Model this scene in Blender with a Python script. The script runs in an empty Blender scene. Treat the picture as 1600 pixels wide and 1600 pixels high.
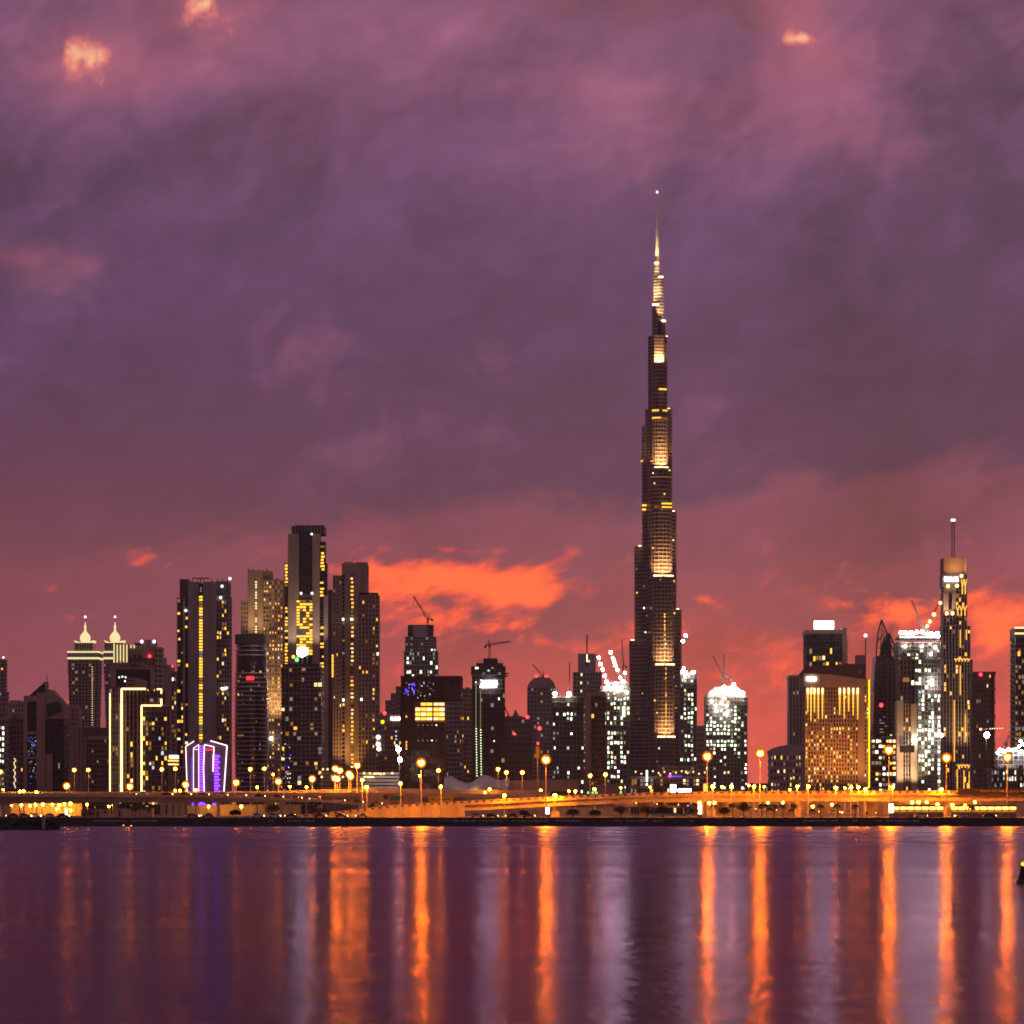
import bpy, bmesh, math, random
from mathutils import Vector, Matrix
R = math.radians
rng = random.Random(7)
SC = bpy.context.scene
COL = SC.collection

# ------------------------------------------------------------------ camera
F, HZ, CZ = 5630.0, 1264.0, 6.0          # focal length in photo pixels, horizon row, eye height in metres
cam_d = bpy.data.cameras.new('camera')
cam_d.sensor_width = 36.0
cam_d.lens = 36.0 * F / 1600.0
cam_d.shift_y = (HZ - 800.0) / 1600.0
cam_d.clip_start = 1.0
cam_d.clip_end = 120000.0
cam = bpy.data.objects.new('camera', cam_d)
cam.location = (0, 0, CZ)
cam.rotation_euler = (R(90), 0, 0)
COL.objects.link(cam)
SC.camera = cam

# ------------------------------------------------------------------ world: dusk sky under a broken cloud deck
def lin(r, g, b):
    f = lambda c: (c / 255 / 12.92) if c / 255 <= 0.04045 else ((c / 255 + 0.055) / 1.055) ** 2.4
    return (f(r), f(g), f(b), 1.0)

world = bpy.data.worlds.new('World')
SC.world = world
world.use_nodes = True
WT = world.node_tree
WT.nodes.clear()

class N:
    """small helper for node trees"""
    def __init__(s, tree): s.t = tree
    def new(s, kind, **kw):
        n = s.t.nodes.new(kind)
        for k, v in kw.items(): setattr(n, k, v)
        return n
    def link(s, a, b): s.t.links.new(a, b)
    def put(s, sock, v):
        if hasattr(v, 'is_output'): s.link(v, sock)
        else: sock.default_value = v
    def m(s, op, a, b=None, c=None):
        n = s.new('ShaderNodeMath', operation=op)
        s.put(n.inputs[0], a)
        if b is not None: s.put(n.inputs[1], b)
        if c is not None: s.put(n.inputs[2], c)
        return n.outputs[0]
    def mr(s, v, a, b, c=0.0, d=1.0, smooth=True):
        n = s.new('ShaderNodeMapRange', interpolation_type='SMOOTHSTEP' if smooth else 'LINEAR')
        for i, q in enumerate((v, a, b, c, d)): s.put(n.inputs[i], q)
        return n.outputs[0]
    def xyz(s, x, y, z=0.0):
        n = s.new('ShaderNodeCombineXYZ')
        for i, q in enumerate((x, y, z)): s.put(n.inputs[i], q)
        return n.outputs[0]
    def noise(s, vec, scale, detail=4.0, rough=0.5, dist=0.0):
        n = s.new('ShaderNodeTexNoise')
        s.link(vec, n.inputs['Vector'])
        n.inputs['Scale'].default_value = scale
        n.inputs['Detail'].default_value = detail
        n.inputs['Roughness'].default_value = rough
        n.inputs['Distortion'].default_value = dist
        return n.outputs['Fac']
    def mix(s, f, a, b, mode='MIX'):
        n = s.new('ShaderNodeMix', data_type='RGBA', blend_type=mode)
        s.put(n.inputs[0], f); s.put(n.inputs[6], a); s.put(n.inputs[7], b)
        return n.outputs[2]
    def ramp(s, v, stops, interp='EASE'):
        n = s.new('ShaderNodeValToRGB')
        cr = n.color_ramp; cr.interpolation = interp
        while len(cr.elements) < len(stops): cr.elements.new(0.5)
        for e, (p, c) in zip(cr.elements, stops): e.position = p; e.color = c
        s.put(n.inputs[0], v)
        return n.outputs[0]

def build_sky():
    n = N(WT)
    tc = n.new('ShaderNodeTexCoord')
    sep = n.new('ShaderNodeSeparateXYZ'); n.link(tc.outputs['Generated'], sep.inputs[0])
    dx, dy, dz = sep.outputs
    az = n.m('ARCTAN2', dx, dy)
    el = n.m('ARCSINE', dz)
    u = n.m('MULTIPLY', az, F / 1000.0)            # 1 unit = about 10 degrees
    v = n.m('MULTIPLY', el, F / 1000.0)
    lean = n.m('SUBTRACT', v, n.m('MULTIPLY', u, 0.22))          # cloud layers climb to the north
    vec = n.xyz(n.m('MULTIPLY', u, 0.8), lean, 0.37)
    flat = n.xyz(n.m('MULTIPLY', u, 0.6), n.m('MULTIPLY', lean, 1.15), 1.9)
    big = n.noise(vec, 2.9, 5.0, 0.50, 0.5)
    mid = n.noise(flat, 7.0, 5.0, 0.58, 0.6)
    fine = n.noise(flat, 19.0, 4.0, 0.58, 0.4)
    ff = n.noise(flat, 48.0, 2.0, 0.55, 0.3)
    puff = n.noise(n.xyz(u, lean, 5.5), 11.0, 4.0, 0.55, 0.9)
    wob = n.m('SUBTRACT', n.noise(flat, 5.0, 4.0, 0.6, 0.2), 0.5)
    wob2 = n.m('SUBTRACT', n.noise(n.xyz(u, v, 7.3), 9.0, 3.0, 0.55, 0.2), 0.5)
    uw = n.m('ADD', u, n.m('MULTIPLY', wob2, 0.24))
    vb = n.m('ADD', v, n.m('MULTIPLY', wob, 0.09))
    def blob(px, py, rx, ry, soft=1.0):
        a = n.m('DIVIDE', n.m('SUBTRACT', uw, (px - 800) / 1000.0), rx / 1000.0)
        b = n.m('DIVIDE', n.m('SUBTRACT', vb, (HZ - py) / 1000.0), ry / 1000.0)
        r2 = n.m('ADD', n.m('MULTIPLY', a, a), n.m('MULTIPLY', b, b))
        return n.m('POWER', 2.718, n.m('MULTIPLY', r2, -soft))
    def add(items):
        t = None
        for it in items:
            b = n.m('MULTIPLY', blob(*it[:4]), it[4])
            t = b if t is None else n.m('ADD', t, b)
        return t
    tear = n.m('ADD', n.m('MULTIPLY', n.m('SUBTRACT', mid, 0.5), 1.5), n.m('ADD', n.m('MULTIPLY', n.m('SUBTRACT', fine, 0.5), 1.7), n.m('MULTIPLY', n.m('SUBTRACT', ff, 0.5), 0.9)))
    # low glow under the cloud deck, and the deck itself; the deck's lower edge climbs to the north (v=0 horizon, 1.26 top of view)
    vl = n.m('ADD', v, n.m('MULTIPLY', wob, 0.14))
    low = n.ramp(vl, [(0.0, lin(226, 90, 90)), (0.13, lin(216, 82, 85)), (0.23, lin(186, 75, 85)), (0.31, lin(144, 68, 88)), (0.42, lin(122, 64, 89)), (0.62, lin(114, 65, 93))], 'LINEAR')
    high = n.ramp(n.m('MULTIPLY', n.m('ADD', v, n.m('MULTIPLY', wob, 0.18)), 0.5), [(0.18, lin(80, 50, 80)), (0.27, lin(75, 49, 84)), (0.36, lin(82, 56, 95)), (0.46, lin(102, 69, 109)),
        (0.57, lin(126, 80, 113)), (0.64, lin(128, 80, 111)), (0.8, lin(108, 76, 110)), (1.0, lin(88, 74, 102))], 'LINEAR')
    foot = n.m('SUBTRACT', n.m('ADD', v, n.m('ADD', n.m('MULTIPLY', wob, 0.20), n.m('MULTIPLY', n.m('SUBTRACT', puff, 0.5), 0.10))), n.m('MULTIPLY', n.mr(u, -1.0, 1.0, -0.11, 0.11, False), 1.0))
    deck = n.mix(n.mr(foot, 0.432, 0.492), low, high)
    up = n.mr(v, 0.42, 0.62)
    # thick violet-blue banks and thinner rosy stretches of the deck
    thick = add([(60, 60, 130, 110, .7), (1510, 210, 130, 190, .9), (250, 260, 160, 60, .45), (1500, 520, 200, 160, .55), (760, 690, 330, 120, .55), (300, 660, 300, 90, .4), (1240, 340, 130, 60, .35), (620, 360, 240, 60, .3)])
    thin = add([(230, 120, 260, 46, .75), (880, 150, 330, 42, .65), (1270, 110, 110, 110, .9), (1400, 250, 130, 70, .6), (1010, 250, 170, 90, .45), (60, 330, 130, 90, .35), (480, 545, 80, 50, .40), (60, 430, 90, 40, .5), (760, 560, 90, 60, .25), (1180, 200, 160, 60, .4), (640, 60, 160, 40, .3)])
    murk = add([(1000, 10, 210, 55, 1.0), (1180, 45, 60, 30, .8), (770, 0, 160, 30, .6)])
    bn = n.m('SUBTRACT', big, 0.5); pn = n.m('SUBTRACT', puff, 0.5)
    tk = n.m('MULTIPLY', up, n.mr(n.m('SUBTRACT', thick, n.m('ADD', n.m('MULTIPLY', bn, 2.4), n.m('MULTIPLY', pn, 0.9))), 0.05, 1.0))
    tn = n.m('MULTIPLY', up, n.mr(n.m('ADD', thin, n.m('ADD', n.m('MULTIPLY', bn, 1.9), n.m('MULTIPLY', pn, 0.8))), 0.12, 1.05))
    deck = n.mix(n.m('MULTIPLY', tk, 0.62), deck, lin(78, 59, 88))
    deck = n.mix(n.m('MULTIPLY', tn, 0.62), deck, lin(160, 93, 120))
    deck = n.mix(n.m('MULTIPLY', n.mr(n.m('ADD', murk, n.m('MULTIPLY', pn, 1.2)), 0.25, 0.9), n.m('MULTIPLY', up, 0.7)), deck, lin(112, 68, 84))
    # folds: light and shade within the cloud itself
    fold = n.m('ADD', n.m('MULTIPLY', big, 0.58), n.m('ADD', n.m('MULTIPLY', mid, 0.18), n.m('ADD', n.m('MULTIPLY', puff, 0.20), n.m('MULTIPLY', fine, 0.04))))
    shade = n.mr(fold, 0.37, 0.63, 0.70, 1.30, False)
    deck = n.mix(1.0, deck, n.xyz(shade, shade, shade), 'MULTIPLY')
    # dull mauve low on the left, as the afterglow fades
    dull = add([(0, 1060, 470, 270, 1.15), (330, 940, 200, 80, .5)])
    deck = n.mix(n.m('MINIMUM', dull, 0.9), deck, lin(128, 67, 89))
    # the open slot of burning sky and its torn pieces
    slot = add([(650, 905, 130, 34, 1.0), (830, 918, 95, 28, 1.0), (740, 900, 130, 20, .5), (690, 962, 100, 18, 0.45), (760, 975, 120, 20, 0.5), (610, 935, 60, 24, .5),
                (1115, 947, 36, 16, 0.95), (985, 985, 60, 24, 0.65), (1390, 960, 46, 36, 0.72), (1565, 985, 90, 52, 1.0), (1500, 945, 50, 14, .35),
                (1000, 1050, 300, 60, 0.20), (1290, 958, 45, 12, 0.6), (740, 857, 60, 7, 0.6), (1300, 1070, 220, 60, 0.22), (860, 1000, 60, 14, .4)])
    edge = n.m('ADD', slot, tear)
    lowgate = n.mr(v, 0.46, 0.37)
    hot = n.m('MULTIPLY', n.mr(edge, 0.22, 0.80), lowgate)
    deck = n.mix(n.m('MULTIPLY', hot, 0.92), deck, (0.86, 0.088, 0.066, 1))
    hot2 = n.m('MULTIPLY', n.mr(edge, 0.55, 1.20), lowgate)
    deck = n.mix(n.m('MULTIPLY', hot2, 0.9), deck, (1.32, 0.175, 0.064, 1))
    # darker tongues of cloud that hang into the slot
    bank = n.m('MINIMUM', add([(930, 965, 70, 30, 1.0), (890, 985, 80, 18, 0.6), (1225, 975, 110, 40, 0.90), (1000, 905, 90, 40, 0.8), (640, 958, 70, 9, 0.7), (1450, 905, 170, 28, 0.7), (660, 1000, 70, 14, .55), (800, 945, 50, 7, .5)]), 1.0)
    deck = n.mix(n.m('MULTIPLY', n.mr(n.m('ADD', bank, n.m('MULTIPLY', tear, 0.6)), 0.30, 0.90), 0.85), deck, lin(140, 68, 86))
    fs = n.mr(n.m('ADD', n.m('MULTIPLY', fine, 0.6), n.m('MULTIPLY', ff, 0.4)), 0.3, 0.7, 0.94, 1.06, False)
    deck = n.mix(1.0, deck, n.xyz(fs, fs, fs), 'MULTIPLY')
    # small holes in the deck where the last sun catches the upper cloud
    halo = n.m('MINIMUM', add([(130, 120, 90, 60, 0.7), (325, 44, 90, 50, 0.7), (1250, 66, 70, 60, 0.8), (60, 420, 60, 32, 0.3)]), 1.0)
    deck = n.mix(n.m('MULTIPLY', halo, 0.66), deck, lin(200, 108, 124))
    rag = n.m('SUBTRACT', n.noise(n.xyz(u, n.m('MULTIPLY', v, 0.8), 3.1), 24.0, 4.0, 0.6, 0.8), 0.5)
    hole = n.m('ADD', add([(130, 120, 38, 34, 0.9), (325, 42, 44, 30, 0.85), (1247, 78, 46, 15, 0.8), (58, 418, 40, 18, 0.24)]), n.m('MULTIPLY', rag, 1.3))
    deck = n.mix(n.m('MULTIPLY', n.mr(hole, 0.28, 0.78), 0.85), deck, lin(234, 124, 118))
    deck = n.mix(n.mr(hole, 0.58, 1.05), deck, lin(255, 190, 146))
    f1 = n.mr(big, 0.4, 0.66)
    # the eastern half of the sky, behind the camera: plain dusk cloud
    east = n.ramp(n.mr(el, 0.0, 1.2), [(0.0, lin(132, 100, 106)), (0.4, lin(124, 95, 106)), (1.0, lin(90, 74, 94))])
    east = n.mix(n.m('MULTIPLY', f1, 0.35), east, lin(130, 96, 112))
    sky = n.mix(n.mr(dy, -0.25, 0.75), east, deck)
    # thin clear-sky light above the cloud
    ns = n.new('ShaderNodeTexSky', sky_type='NISHITA')
    ns.sun_disc = False; ns.sun_elevation = R(1.5); ns.sun_rotation = R(4.0)
    bg1 = n.new('ShaderNodeBackground'); n.link(sky, bg1.inputs[0]); bg1.inputs[1].default_value = 1.0
    bg2 = n.new('ShaderNodeBackground'); n.link(ns.outputs[0], bg2.inputs[0]); bg2.inputs[1].default_value = 0.004
    ad = n.new('ShaderNodeAddShader'); n.link(bg1.outputs[0], ad.inputs[0]); n.link(bg2.outputs[0], ad.inputs[1])
    out = n.new('ShaderNodeOutputWorld'); n.link(ad.outputs[0], out.inputs[0])
build_sky()
world.cycles.sampling_method = 'MANUAL'
world.cycles.sample_map_resolution = 512

# the set sun's last glow, spread by the cloud
sun_d = bpy.data.lights.new('sun', 'SUN')
sun_d.energy = 0.03; sun_d.angle = R(40); sun_d.color = (1.0, 0.55, 0.42)
sun = bpy.data.objects.new('sun', sun_d)
sun.rotation_euler = (R(-72), 0, R(-4))
COL.objects.link(sun)

SC.view_settings.view_transform = 'Standard'
SC.view_settings.look = 'None'
SC.view_settings.gamma = 1.0
SC.view_settings.exposure = 0.0
SC.view_settings.use_curve_mapping = False
SC.cycles.use_denoising = True
SC.cycles.use_light_tree = True
SC.cycles.max_bounces = 5
SC.cycles.diffuse_bounces = 2
SC.cycles.glossy_bounces = 3
SC.cycles.caustics_reflective = True
SC.cycles.sample_clamp_indirect = 0.0
SC.cycles.blur_glossy = 0.0
SC.cycles.filter_width = 1.7
SC.cycles.adaptive_threshold = 0.015
SC.cycles.volume_bounces = 0

# ------------------------------------------------------------------ materials
MATS = {}
def principled(name):
    m = bpy.data.materials.new(name); m.use_nodes = True
    MATS[name] = m
    return m, m.node_tree.nodes['Principled BSDF'], N(m.node_tree)

def mat_solid(name, col, rough=0.8, var=0.25, scale=0.15, metal=0.0, streak=True):
    """plain surface with blotches and rain streaks"""
    m, b, n = principled(name)
    tc = n.new('ShaderNodeTexCoord')
    mp = n.new('ShaderNodeMapping'); n.link(tc.outputs['Object'], mp.inputs[0])
    mp.inputs['Scale'].default_value = (1, 1, 0.18 if streak else 1)
    f = n.noise(mp.outputs[0], scale, 5.0, 0.6)
    g = n.noise(tc.outputs['Object'], scale * 6, 3.0, 0.6)
    k = n.m('ADD', n.m('MULTIPLY', f, 0.7), n.m('MULTIPLY', g, 0.3))
    lo = tuple(c * (1 - var) for c in col) + (1,); hi = tuple(min(1, c * (1 + var)) for c in col) + (1,)
    n.link(n.mix(n.mr(k, 0.3, 0.7), lo, hi), b.inputs['Base Color'])
    b.inputs['Roughness'].default_value = rough
    b.inputs['Metallic'].default_value = metal
    return m

def mat_glass(name, col, rough=0.18, pane=3.4, spec=0.5):
    """facade glass: every pane tilts and tints a little differently"""
    m, b, n = principled(name)
    tc = n.new('ShaderNodeTexCoord')
    sn = n.new('ShaderNodeVectorMath', operation='SNAP')
    n.link(tc.outputs['Object'], sn.inputs[0]); sn.inputs[1].default_value = (pane, pane, pane)
    wn = n.new('ShaderNodeTexWhiteNoise', noise_dimensions='3D'); n.link(sn.outputs[0], wn.inputs[0])
    lo = tuple(c * 0.35 for c in col) + (1,); hi = tuple(min(1, c * 1.9) for c in col) + (1,)
    n.link(n.mix(wn.outputs['Value'], lo, hi), b.inputs['Base Color'])
    n.link(n.mr(wn.outputs['Value'], 0, 1, rough * 0.6, rough * 1.5), b.inputs['Roughness'])
    b.inputs['Specular IOR Level'].default_value = spec
    return m

def mat_emit(name, col, power, sample=False):
    m = bpy.data.materials.new(name); m.use_nodes = True
    t = m.node_tree; t.nodes.clear()
    e = t.nodes.new('ShaderNodeEmission'); o = t.nodes.new('ShaderNodeOutputMaterial')
    e.inputs[0].default_value = (*col, 1); e.inputs[1].default_value = power
    t.links.new(e.outputs[0], o.inputs[0])
    m.cycles.emission_sampling = 'FRONT' if sample else 'NONE'
    MATS[name] = m
    return m

mat_solid('stone_beige', (0.41, 0.30, 0.225))
mat_solid('stone_pink', (0.38, 0.25, 0.21))
mat_solid('stone_grey', (0.33, 0.27, 0.265))
mat_solid('stone_brown', (0.21, 0.135, 0.115))
mat_solid('concrete_dark', (0.12, 0.10, 0.10))
mat_solid('concrete', (0.30, 0.27, 0.25))
mat_solid('concrete_road', (0.42, 0.35, 0.28), 0.85, 0.3, 0.25)
mat_solid('white_panel', (0.66, 0.62, 0.60), 0.5)
mat_solid('metal_grey', (0.42, 0.38, 0.37), 0.45, 0.2, 0.3, 0.4)
mat_solid('metal_pale', (0.50, 0.45, 0.41), 0.4, 0.15, 0.3, 0.35)
mat_solid('fin_bronze', (0.30, 0.22, 0.19), 0.45, 0.2, 0.3, 0.3)
mat_solid('metal_dark', (0.05, 0.045, 0.05), 0.5, 0.3, 0.5)
mat_solid('band_dark', (0.12, 0.09, 0.10), 0.6)
mat_solid('crane_paint', (0.10, 0.06, 0.05), 0.6)
mat_solid('maroon_dark', (0.07, 0.028, 0.036), 0.45)
mat_solid('black_sign', (0.012, 0.010, 0.012), 0.5)
mat_solid('yellow_banner', (0.75, 0.50, 0.02), 0.6, 0.1)
mat_solid('asphalt', (0.06, 0.055, 0.055), 0.85, 0.3, 0.4, 0, False)
mat_solid('sand_ground', (0.22, 0.17, 0.13), 0.95, 0.4, 0.02, 0, False)
mat_solid('rock_dark', (0.030, 0.024, 0.025), 0.9, 0.5, 0.5, 0, False)
mat_solid('mark_pale', (0.55, 0.50, 0.50), 0.7)
mat_solid('bark', (0.08, 0.055, 0.04), 0.9, 0.3, 2.0)
mat_solid('leaf', (0.045, 0.065, 0.025), 0.7, 0.5, 0.8, 0, False)
mat_solid('leaf_palm', (0.05, 0.065, 0.025), 0.6, 0.4, 0.8, 0, False)
mat_solid('rubber', (0.02, 0.02, 0.02), 0.8)
mat_solid('tent_fabric', (0.62, 0.60, 0.62), 0.7, 0.1)
mat_solid('green_board', (0.05, 0.22, 0.10), 0.6)
for i, c in enumerate([(0.55, 0.55, 0.56), (0.03, 0.03, 0.035), (0.30, 0.04, 0.03), (0.20, 0.20, 0.21), (0.62, 0.58, 0.50)]):
    mat_solid('car_paint%d' % i, c, 0.3, 0.06, 0.5)
mat_glass('glass', (0.045, 0.036, 0.046))
mat_glass('glass_dark', (0.018, 0.014, 0.020), 0.22)
mat_glass('glass_blue', (0.028, 0.026, 0.045), 0.15)
mat_glass('glass_warm', (0.05, 0.034, 0.032), 0.25)
mat_glass('glass_tower', (0.045, 0.032, 0.032), 0.28, 2.0)

mat_emit('w_amber', (1.0, .42, .06), 1.9)
mat_emit('w_amber_dim', (1.0, .40, .09), .36)
mat_emit('w_warm', (1.0, .68, .30), 1.8)
mat_emit('w_warm_dim', (1.0, .66, .38), .32)
mat_emit('w_yellow', (1.0, .48, .045), 2.1)
mat_emit('w_yellow_dim', (1.0, 0.42, 0.04), .35)
mat_emit('w_white', (1.0, .93, .80), 2.8)
mat_emit('w_white_dim', (0.85, 0.85, 0.9), 0.25)
mat_emit('w_green', (.78, 1.0, .54), 3.6)
mat_emit('w_green_dim', (0.7, 0.9, 0.45), 0.35)
mat_emit('w_cool', (0.75, 0.85, 1.0), 1.0)
mat_emit('w_blue', (0.16, 0.10, 1.0), 1.1)
mat_emit('w_violet', (.085, .015, 1.0), 9.0, True)
mat_emit('w_red', (1.0, 0.04, 0.06), 1.4)
mat_emit('led_gold', (1.0, .58, .22), 3.6)
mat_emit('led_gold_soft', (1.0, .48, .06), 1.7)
mat_emit('led_white', (1.0, .62, .95), 3.0)
mat_emit('led_yellow', (1.0, 0.70, 0.02), 1.8)
mat_emit('crown_glow', (1.0, .82, .40), 1.05)
mat_emit('sign_white', (1.0, 0.97, 0.95), 9.0, True)
mat_emit('sign_flood', (1.0, .97, .92), 45.0, True)
mat_emit('lamp_red', (1.0, 0.03, 0.04), 6.0)
mat_emit('lamp_green', (0.1, 1.0, 0.25), 3.0)
mat_emit('lamp_magenta', (1.0, 0.05, 0.9), 3.0)
mat_emit('sodium_big', (1.0, .245, .0009), 2300.0, True)
mat_emit('sodium_front', (1.0, .24, .003), 900.0, True)
mat_emit('sodium_soft', (1.0, .26, .006), 320.0, True)
mat_emit('sodium_halo_rim', (1.0, .17, .006), .85)
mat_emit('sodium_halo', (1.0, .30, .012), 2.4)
mat_emit('sodium_mid', (1.0, .26, .004), 760.0, True)
mat_emit('sodium_small', (1.0, .33, .011), 125.0, True)
mat_emit('flood_white', (1.0, .93, .82), 70.0, True)
mat_emit('flood_site', (1.0, .97, .86), 105.0, True)
mat_emit('terrace_strip', (1.0, .66, .28), 6.0, True)
mat_emit('headlamp', (1.0, .62, .2), 22.0, True)
mat_emit('taillamp', (1.0, 0.05, 0.03), 6.0)
mat_emit('shop_light', (1.0, .48, .06), 9.0, True)
mat_emit('totem_light', (1.0, .9, .66), 4.0, True)

WARM = [('w_warm', 3), ('w_warm_dim', 5), ('w_amber', 2), ('w_amber_dim', 5), ('w_white', 1)]
AMBER = [('w_amber', 3), ('w_amber_dim', 5), ('w_yellow', 2), ('w_warm', 1)]
YELLOW = [('w_yellow', 6), ('w_yellow_dim', 2), ('w_amber', 1)]
SITE = [('w_green', 4), ('w_white', 3), ('w_green_dim', 3), ('w_warm', 1)]
SITEW = [('w_white', 3), ('w_green', 4), ('w_green_dim', 3), ('w_white_dim', 2), ('w_cool', 1)]
COOL = [('w_white_dim', 5), ('w_cool', 1), ('w_white', 1), ('w_warm_dim', 4)]
DIM = [('w_warm_dim', 6), ('w_amber_dim', 5), ('w_white_dim', 3), ('w_warm', 1), ('w_amber', 1)]
def pick(pal): return rng.choices([p[0] for p in pal], [p[1] for p in pal])[0]

# ------------------------------------------------------------------ building helpers
GZ = 2.9                                                     # level of the land behind the shore wall
def X(px, D): return (px - 800.0) / F * D
def Z(py, D): return CZ + (HZ - py) / F * D
def YG(D): return HZ + (CZ - GZ) / D * F                     # row at which the land lies at distance D

def tag(o, label, cat, group=None, kind=None):
    o['label'] = label
    if cat: o['category'] = cat
    if group: o['group'] = group
    if kind: o['kind'] = kind
    return o

class Mesh:
    def __init__(s): s.v = []; s.f = []; s.m = []; s.names = []
    def mi(s, mat):
        if mat not in s.names: s.names.append(mat)
        return s.names.index(mat)
    def add(s, vs, fs, mat):
        k = len(s.v); i = s.mi(mat)
        s.v += [tuple(p) for p in vs]
        for f in fs: s.f.append(tuple(k + q for q in f)); s.m.append(i)
    def box(s, x0, x1, y0, y1, z0, z1, mat):
        s.add([(x0, y0, z0), (x1, y0, z0), (x1, y1, z0), (x0, y1, z0), (x0, y0, z1), (x1, y0, z1), (x1, y1, z1), (x0, y1, z1)],
              [(0, 3, 2, 1), (4, 5, 6, 7), (0, 1, 5, 4), (1, 2, 6, 5), (2, 3, 7, 6), (3, 0, 4, 7)], mat)
    def prism(s, pts, z0, z1, mat):                          # plan outline, counter-clockwise
        n = len(pts)
        s.add([(p[0], p[1], z0) for p in pts] + [(p[0], p[1], z1) for p in pts],
              [tuple(range(n - 1, -1, -1)), tuple(range(n, 2 * n))] + [(i, (i + 1) % n, n + (i + 1) % n, n + i) for i in range(n)], mat)
    def slab(s, pts, y0, y1, mat):                           # outline in the upright plane, pushed back in depth
        n = len(pts)
        s.add([(p[0], y0, p[1]) for p in pts] + [(p[0], y1, p[1]) for p in pts],
              [tuple(range(n)), tuple(range(2 * n - 1, n - 1, -1))] + [(i, n + i, n + (i + 1) % n, (i + 1) % n) for i in range(n)], mat)
    def bar(s, a, b, r, mat, r2=None, n=4):
        a = Vector(a); b = Vector(b); d = (b - a)
        if d.length < 1e-6: return
        d.normalize()
        up = Vector((0, 0, 1)) if abs(d.z) < 0.9 else Vector((1, 0, 0))
        e = d.cross(up).normalized(); g = e.cross(d)
        r2 = r if r2 is None else r2
        vs = []
        for c, q in ((a, r), (b, r2)):
            for i in range(n):
                t = 2 * math.pi * (i + 0.5) / n
                vs.append(c + e * math.cos(t) * q + g * math.sin(t) * q)
        s.add(vs, [tuple(range(n)), tuple(range(2 * n - 1, n - 1, -1))] + [(i, n + i, n + (i + 1) % n, (i + 1) % n) for i in range(n)], mat)
    def lathe(s, cx, cy, prof, mat, n=16):
        vs = []; fs = []
        for r, z in prof:
            for i in range(n):
                t = 2 * math.pi * i / n
                vs.append((cx + r * math.cos(t), cy + r * math.sin(t), z))
        for j in range(len(prof) - 1):
            for i in range(n):
                a = j * n + i; b = j * n + (i + 1) % n
                fs.append((a, b, b + n, a + n))
        fs.append(tuple(range(n - 1, -1, -1))); k = (len(prof) - 1) * n
        fs.append(tuple(range(k, k + n)))
        s.add(vs, fs, mat)
    def obj(s, name, parent=None, kind=None, smooth=False):
        me = bpy.data.meshes.new(name)
        me.from_pydata(s.v, [], s.f)
        for q in s.names: me.materials.append(MATS[q])
        me.polygons.foreach_set('material_index', s.m)
        if smooth: me.polygons.foreach_set('use_smooth', [True] * len(me.polygons))
        me.update()
        o = bpy.data.objects.new(name, me); COL.objects.link(o)
        if parent: o.parent = parent
        if kind: o['kind'] = kind
        return o

_unit = {}
def unit_box(mat):
    if mat not in _unit:
        m = Mesh(); m.box(-.5, .5, -.5, .5, -.5, .5, mat)
        me = bpy.data.meshes.new('window'); me.from_pydata(m.v, [], m.f); me.materials.append(MATS[mat]); me.update()
        _unit[mat] = me
    return _unit[mat]

def empty(name, loc, rz=0.0):
    e = bpy.data.objects.new(name, None); e.location = loc; e.rotation_euler = (0, 0, rz)
    e.empty_display_size = 5; COL.objects.link(e)
    return e

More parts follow.
